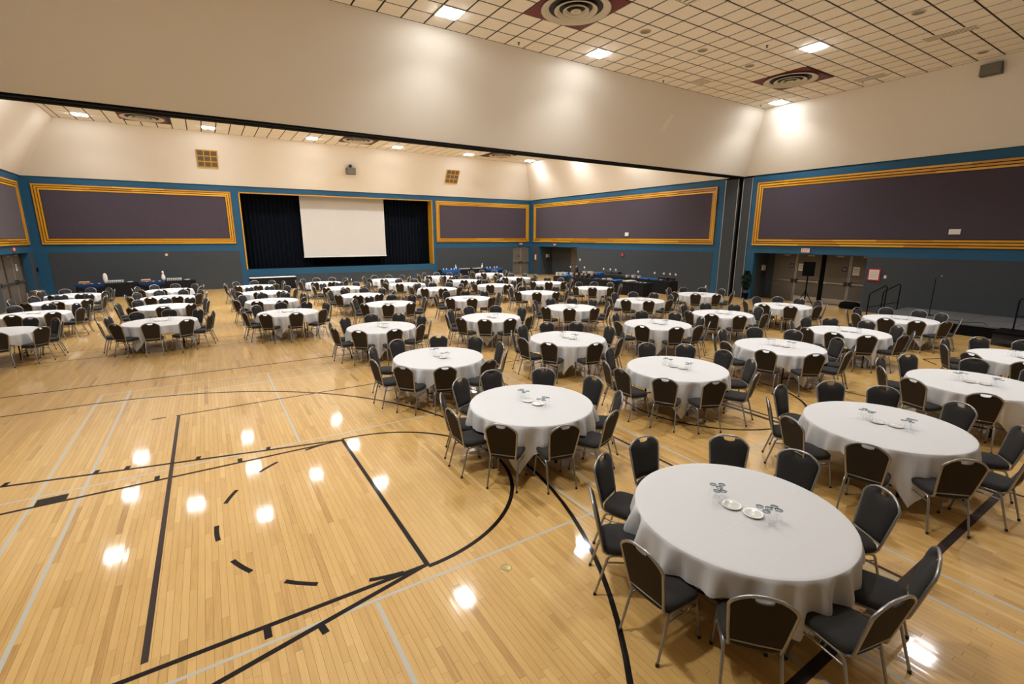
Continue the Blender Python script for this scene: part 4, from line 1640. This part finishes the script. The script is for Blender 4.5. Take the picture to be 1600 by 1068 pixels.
for k, (y, d) in enumerate([(26.9, .15), (25.9, .6), (24.0, .65), (23.4, .7), (22.9, .7), (20.9, .65), (19.6, .65), (18.95, .7), (18.5, .7), (18.1, .7)]):
    card(*B2(y, d), 'small white sign on a stem at the back buffet, number %s from the left' % (
        ['one', 'two', 'three', 'four', 'five', 'six', 'seven', 'eight', 'nine', 'ten'][k]))

# stage-left and stage-right buffets
skirt_table('black-skirted buffet table near the left corner, under the grey wall', (-6.0, 33.35, 0), 0, 2.6, .78, HB)
skirt_table('black-skirted buffet table left of the stage, second from the corner', (-3.35, 33.35, 0), 0, 2.65, .78, HB)
drape((-6.0, 33.35, 0), 0, -.01, 1.2, .78, HB, 'dark blue cloth over the left end of the corner buffet table', drop=.3)
drape((-3.35, 33.35, 0), 0, -.01, 1.2, .78, HB, 'dark blue cloth over the left end of the second buffet table', drop=.3)
skirt_table('black-skirted buffet table right of the stage, left half', (14.95, 33.4, 0), 0, 2.68, .78, HB)
skirt_table('black-skirted buffet table right of the stage, right half', (17.65, 33.4, 0), 0, 2.68, .78, HB)
drape((14.95, 33.4, 0), 0, -.01, 1.5, .78, HB, 'blue triangular overlay cloth at the left end of the right-hand buffet', m_blue2, .42)
drape((17.65, 33.4, 0), 0, 1.1, 2.69, .78, HB, 'blue overlay cloth at the right end of the right-hand buffet', m_blue2, .3)
zt_ = HB + .008
for x0, lab in [(-6.0, 'corner'), (-3.35, 'second left')]:
    t = thing('tea_box', 'orange wooden tea box on the %s buffet table' % lab, 'box', (x0 + .3, 33.85, zt_))
    MB().box((-.22, -.14, 0), (.22, .14, .1)).build('box_body', m_wood, t)
    MB().box((-.2, -.12, .1), (.2, .12, .115)).build('tea_bags', m_paper, t)
    for k in range(3):
        o = MB().lathe([(.001, .004), (.05, .004), (.07, .03), (.072, .028), (.05, 0), (.001, 0)], 14, flip=True).build('saucer', m_plate, None, (x0 + .35 + k * .3, 33.5, zt_))
        tag(o, 'small white dish on the blue cloth of the %s buffet table, %s from left' % (lab, ords[k]), 'dish', 'small dishes on blue cloth')
    cup_rows(x0 + 1.62, 33.75, HB + .002, 8, 3, 2, 'white cup in the stacked rows on the %s buffet table' % lab, 'cups on the %s buffet table' % lab)
    o = MB().lathe([(.001, .01), (.1, .01), (.15, .05), (.155, .045), (.1, 0), (.001, 0)], 18, flip=True).build('bowl', m_plate, None, (x0 + 2.25, 33.7, HB + .002))
    tag(o, 'shallow white bowl right of the cups on the %s buffet table' % lab, 'bowl')
o = MB().loft([[(.115 * s_ * math.cos(a * PI / 8), .04 * math.sin(a * PI / 8) * s_, z) for a in range(16)] for s_, z in [(.4, 0), (.6, .04), (.82, .18), (.88, .30), (.78, .43), (.5, .51), (.15, .54)]]).build('oval_vase', m_plate, None, (-4.78, 33.7, HB + .002))
tag(o, 'tall white oval vase left of the cups on the corner buffet table', 'vase')


def pin(x, y, z, s_, lab, lean=0, stripes=True):
    t = thing('pin_ornament', lab, 'ornament', (x, y, z))
    t.rotation_euler = (0, lean, 0)
    MB().lathe([(.001, 0), (.06 * s_, 0), (.1 * s_, .12 * s_), (.11 * s_, .2 * s_), (.085 * s_, .32 * s_), (.045 * s_, .42 * s_), (.05 * s_, .5 * s_), (.055 * s_, .54 * s_), (.035 * s_, .59 * s_), (.001, .6 * s_)], 16).build('pin_body', m_plate, t)
    if stripes:
        MB().lathe([(.047 * s_, .425 * s_), (.05 * s_, .44 * s_)], 16).build('stripe', m_exitr, t)
        MB().lathe([(.05 * s_, .47 * s_), (.053 * s_, .485 * s_)], 16).build('stripe', m_exitr, t)


pin(-2.22, 33.7, HB + .002, .95, 'tall white pin-shaped ornament with red neck stripes on the left buffet')
pin(16.32, 33.8, HB + .01, .62, 'small white pin-shaped ornament at the left of the right-hand buffet', -.15)
pin(18.6, 33.8, HB + .002, .68, 'small white pin-shaped ornament at the right of the right-hand buffet', .1)
cup_rows(17.0, 33.7, HB + .002, 10, 3, 1, 'white cup in the left rows on the right-hand stage buffet', 'left cup rows on the right stage buffet')
cup_rows(18.1, 33.7, HB + .002, 8, 3, 1, 'white cup in the right rows on the right-hand stage buffet', 'right cup rows on the right stage buffet')
for k, (x, y) in enumerate([(15.15, 33.6), (15.45, 33.7), (15.8, 33.6), (16.1, 33.7), (18.95, 33.6), (19.3, 33.7), (19.65, 33.6), (20.0, 33.8)]):
    o = MB().lathe([(.001, 0), (.045, 0), (.05, .05), (.035, .09), (.04, .12), (.001, .12)], 10).build('creamer', m_plate, None, (x, y, zt_))
    tag(o, 'small white jug on the blue end of the right stage buffet, %s from left' % ('first second third fourth fifth sixth seventh eighth'.split()[k]), 'jug', 'small white jugs')

# white-topped head table below the stage
t = skirt_table('long black-skirted table with a white top cloth, in front of the stage', (2.08, 33.0, 0), 0, 2.6, .76, .735)
o = MB().box((2.07, 32.985, .737), (4.69, 33.775, .745)).build('table_runner', m_cloth)
o.data.materials[0] = m_cloth
tag(o, 'flat white cloth laid on the long black-skirted table before the stage', 'cloth')

# ------------------------------------------------------------------ loudspeaker on stand, plant, bin, bag
t = thing('speaker_stand', 'black tripod speaker stand in front of the near right doors', 'stand', (24.35, 11.75, 0))
MB().tube([(0, 0, .25), (0, 0, 1.42)], .03, 10).build('pole', m_black, t)
MB().tube([(0, 0, .62), (0, 0, .72)], .04, 10).build('collar', m_black, t)
for k in range(3):
    a = 2 * PI * k / 3 + .4
    l = MB().tube([(0, 0, .65), (.42 * math.cos(a), .42 * math.sin(a), .02)], .018, 6).build('leg', m_black, t)
    MB().tube([(.4 * math.cos(a), .4 * math.sin(a), 0), (.42 * math.cos(a), .42 * math.sin(a), .045)], .024, 6).build('foot_cap', m_rubber, l)
t = thing('loudspeaker', 'black loudspeaker on the tripod stand before the near right doors', 'speaker', (24.35, 11.75, 1.4), math.radians(-62))
MB().hexa([(-.25, -.2, 0), (.25, -.2, 0), (.19, .22, 0), (-.19, .22, 0)], [(-.25, -.2, .66), (.25, -.2, .66), (.19, .22, .66), (-.19, .22, .66)]).build('cabinet', m_black, t)
MB().box((-.23, -.212, .03), (.23, -.2, .63)).build('front_grille', m_black, t)
t = thing('potted_tree', 'small dark green potted tree by the blue post left of the doors', 'plant', (23.85, 14.52, 0))
MB().lathe([(.001, 0), (.13, 0), (.17, .30), (.18, .33), (.16, .32), (.15, .28), (.001, .28)], 18).build('pot', m_black, t)
MB().tube([(0, 0, .28), (.01, 0, .6), (-.01, .01, 1.2)], .015, 6).build('stem', m_wood, t)
lf = MB()
r = random.Random(5)
for k in range(900):
    z = .5 + 1.0 * r.random()
    rad = .27 * math.sin(PI * min(1, max(.05, (1.56 - z) / 1.15))) ** .7
    a = r.random() * 2 * PI
    q = r.random() ** .5 * rad
    c = Vector((q * math.cos(a), q * math.sin(a), z))
    d = Vector((math.cos(a) + r.uniform(-.6, .6), math.sin(a) + r.uniform(-.6, .6), r.uniform(-.5, .6))).normalized() * .07
    s_ = d.cross(Vector((r.uniform(-1, 1), r.uniform(-1, 1), 1))).normalized() * .022
    s_ *= 1.7
    lf.add([c - d * .7, c + s_, c + d * .9, c - s_], [(0, 1, 2, 3)])
o = lf.build('foliage', m_leaf, t)
o['kind'] = 'stuff'
t = thing('waste_bin', 'brown and black waste bin against the left wall by the doors', 'bin', (-7.05, 31.4, 0))
MB().lathe([(.001, 0), (.24, 0), (.27, .62), (.001, .62)], 20).build('bin_body', m_ply, t)
MB().lathe([(.28, .62), (.29, .66), (.26, .70), (.15, .71), (.14, .66), (.001, .66)], 20).build('bin_lid', m_chair_steel, t)
o = MB().loft([[(.42 * s_ * math.copysign(abs(math.cos(a * PI / 10)) ** .7, math.cos(a * PI / 10)), .22 * s_ * math.sin(a * PI / 10), z) for a in range(20)]
               for s_, z in [(.92, 0), (1, .06), (1, .18), (.9, .27), (.6, .32), (.2, .33)]]).build('equipment_bag', m_black, None, (24.75, 9.95, 0), rz=math.radians(100))
tag(o, 'black equipment bag lying on the floor at the right door alcove', 'bag')

# ------------------------------------------------------------------ portable stage platform
t = thing('stage_platform', 'low portable stage with grey carpet top and black skirt by the right wall', 'stage', (0, 0, 0))
for k in range(5):
    y1 = 7.6 - k * 1.22 * 1.0
    y0 = y1 - 1.2
    for (x0, x1) in ((21.15, 22.68), (22.70, 24.22)):
        MB().box((x0, y0, .35), (x1, y1, .40)).build('deck_panel', m_plat, t)
MB().box((21.17, 1.55, .0), (21.2, 7.56, .35)).build('skirt', m_black, t)
MB().box((21.2, 7.53, .0), (24.2, 7.56, .35)).build('skirt', m_black, t)
MB().box((21.2, 1.55, .02), (24.2, 1.58, .35)).build('skirt', m_black, t)


def rail(x, ya, yb, za, zb, zr0, zr1, parent):
    """stair handrail: posts at ya/yb, sloping top and middle rail"""
    p = [(x, ya, za), (x, ya, zr0 - .06), (x, ya + (yb - ya) * .06, zr0)]
    q = [(x, yb - (yb - ya) * .08, zr1), (x, yb, zr1 - .06), (x, yb, zb)]
    MB().tube(p + q, .02, 8).build('handrail', m_black, parent)
    MB().tube([(x, ya, (za + zr0) / 2 - .03), (x, yb, (zb + zr1) / 2 - .03)], .014, 6).build('mid_rail', m_black, parent)


t = thing('stage_steps', 'short black steps with two black handrails at the left of the stage', 'steps', (0, 0, 0))
MB().box((22.0, 7.62, 0), (23.2, 7.9, .27)).build('step', m_black, t)
MB().box((22.0, 7.9, 0), (23.2, 8.2, .14)).build('step', m_black, t)
for x in (21.97, 23.23): rail(x, 8.2, 7.66, 0, 0, 1.06, 1.4, t)
t = thing('stage_steps', 'black step unit with a handrail at the right edge, before the stage', 'steps', (0, 0, 0))
MB().box((19.95, 2.9, .36), (21.05, 4.15, .42)).build('step', m_black, t)
MB().box((20.0, 2.95, 0), (21.0, 4.1, .36)).build('skirt', m_dark, t)
MB().box((19.85, 3.1, .12), (19.95, 3.9, .2)).build('step', m_dark, t)
rail(20.5, 3.78, 3.0, .42, .42, 1.42, 1.44, t)
t = thing('microphone_stand', 'black microphone stand with microphone standing on the low stage', 'microphone stand', (22.3, 6.35, .40))
MB().lathe([(.001, .03), (.03, .03), (.13, .012), (.14, 0), (.001, 0)], 20, flip=True).build('base', m_black, t)
MB().tube([(0, 0, .02), (0, 0, 1.36)], .012, 8).build('pole', m_black, t)
MB().tube([(0, -.02, 1.36), (.02, -.14, 1.43)], [.012, .018], 8).build('microphone', m_dark, t)
MB().lathe([(.001, 0), (.025, .01), (.03, .03), (.02, .05), (.001, .055)], 10, (.02, -.15, 1.42)).build('microphone_head', m_chrome, t)
cb = [(21.6 + .35 * math.sin(k * .9) * (k / 12), 5.6 - k * .09, .408) for k in range(13)]
o = MB().tube(cb, .008, 6).build('audio_cable', m_black)
tag(o, 'black cable coiled loosely on the edge of the low stage', 'cable')
# black tape on the floor near the stage
o = MB().tube([(18.9, 4.1, .008), (17.5, 3.9, .008), (16.0, 4.5, .008), (15.6, 4.1, .008)], .008, 6).build('floor_cable', m_black)
tag(o, 'black cable running over the floor between right tables and the stage', 'cable')
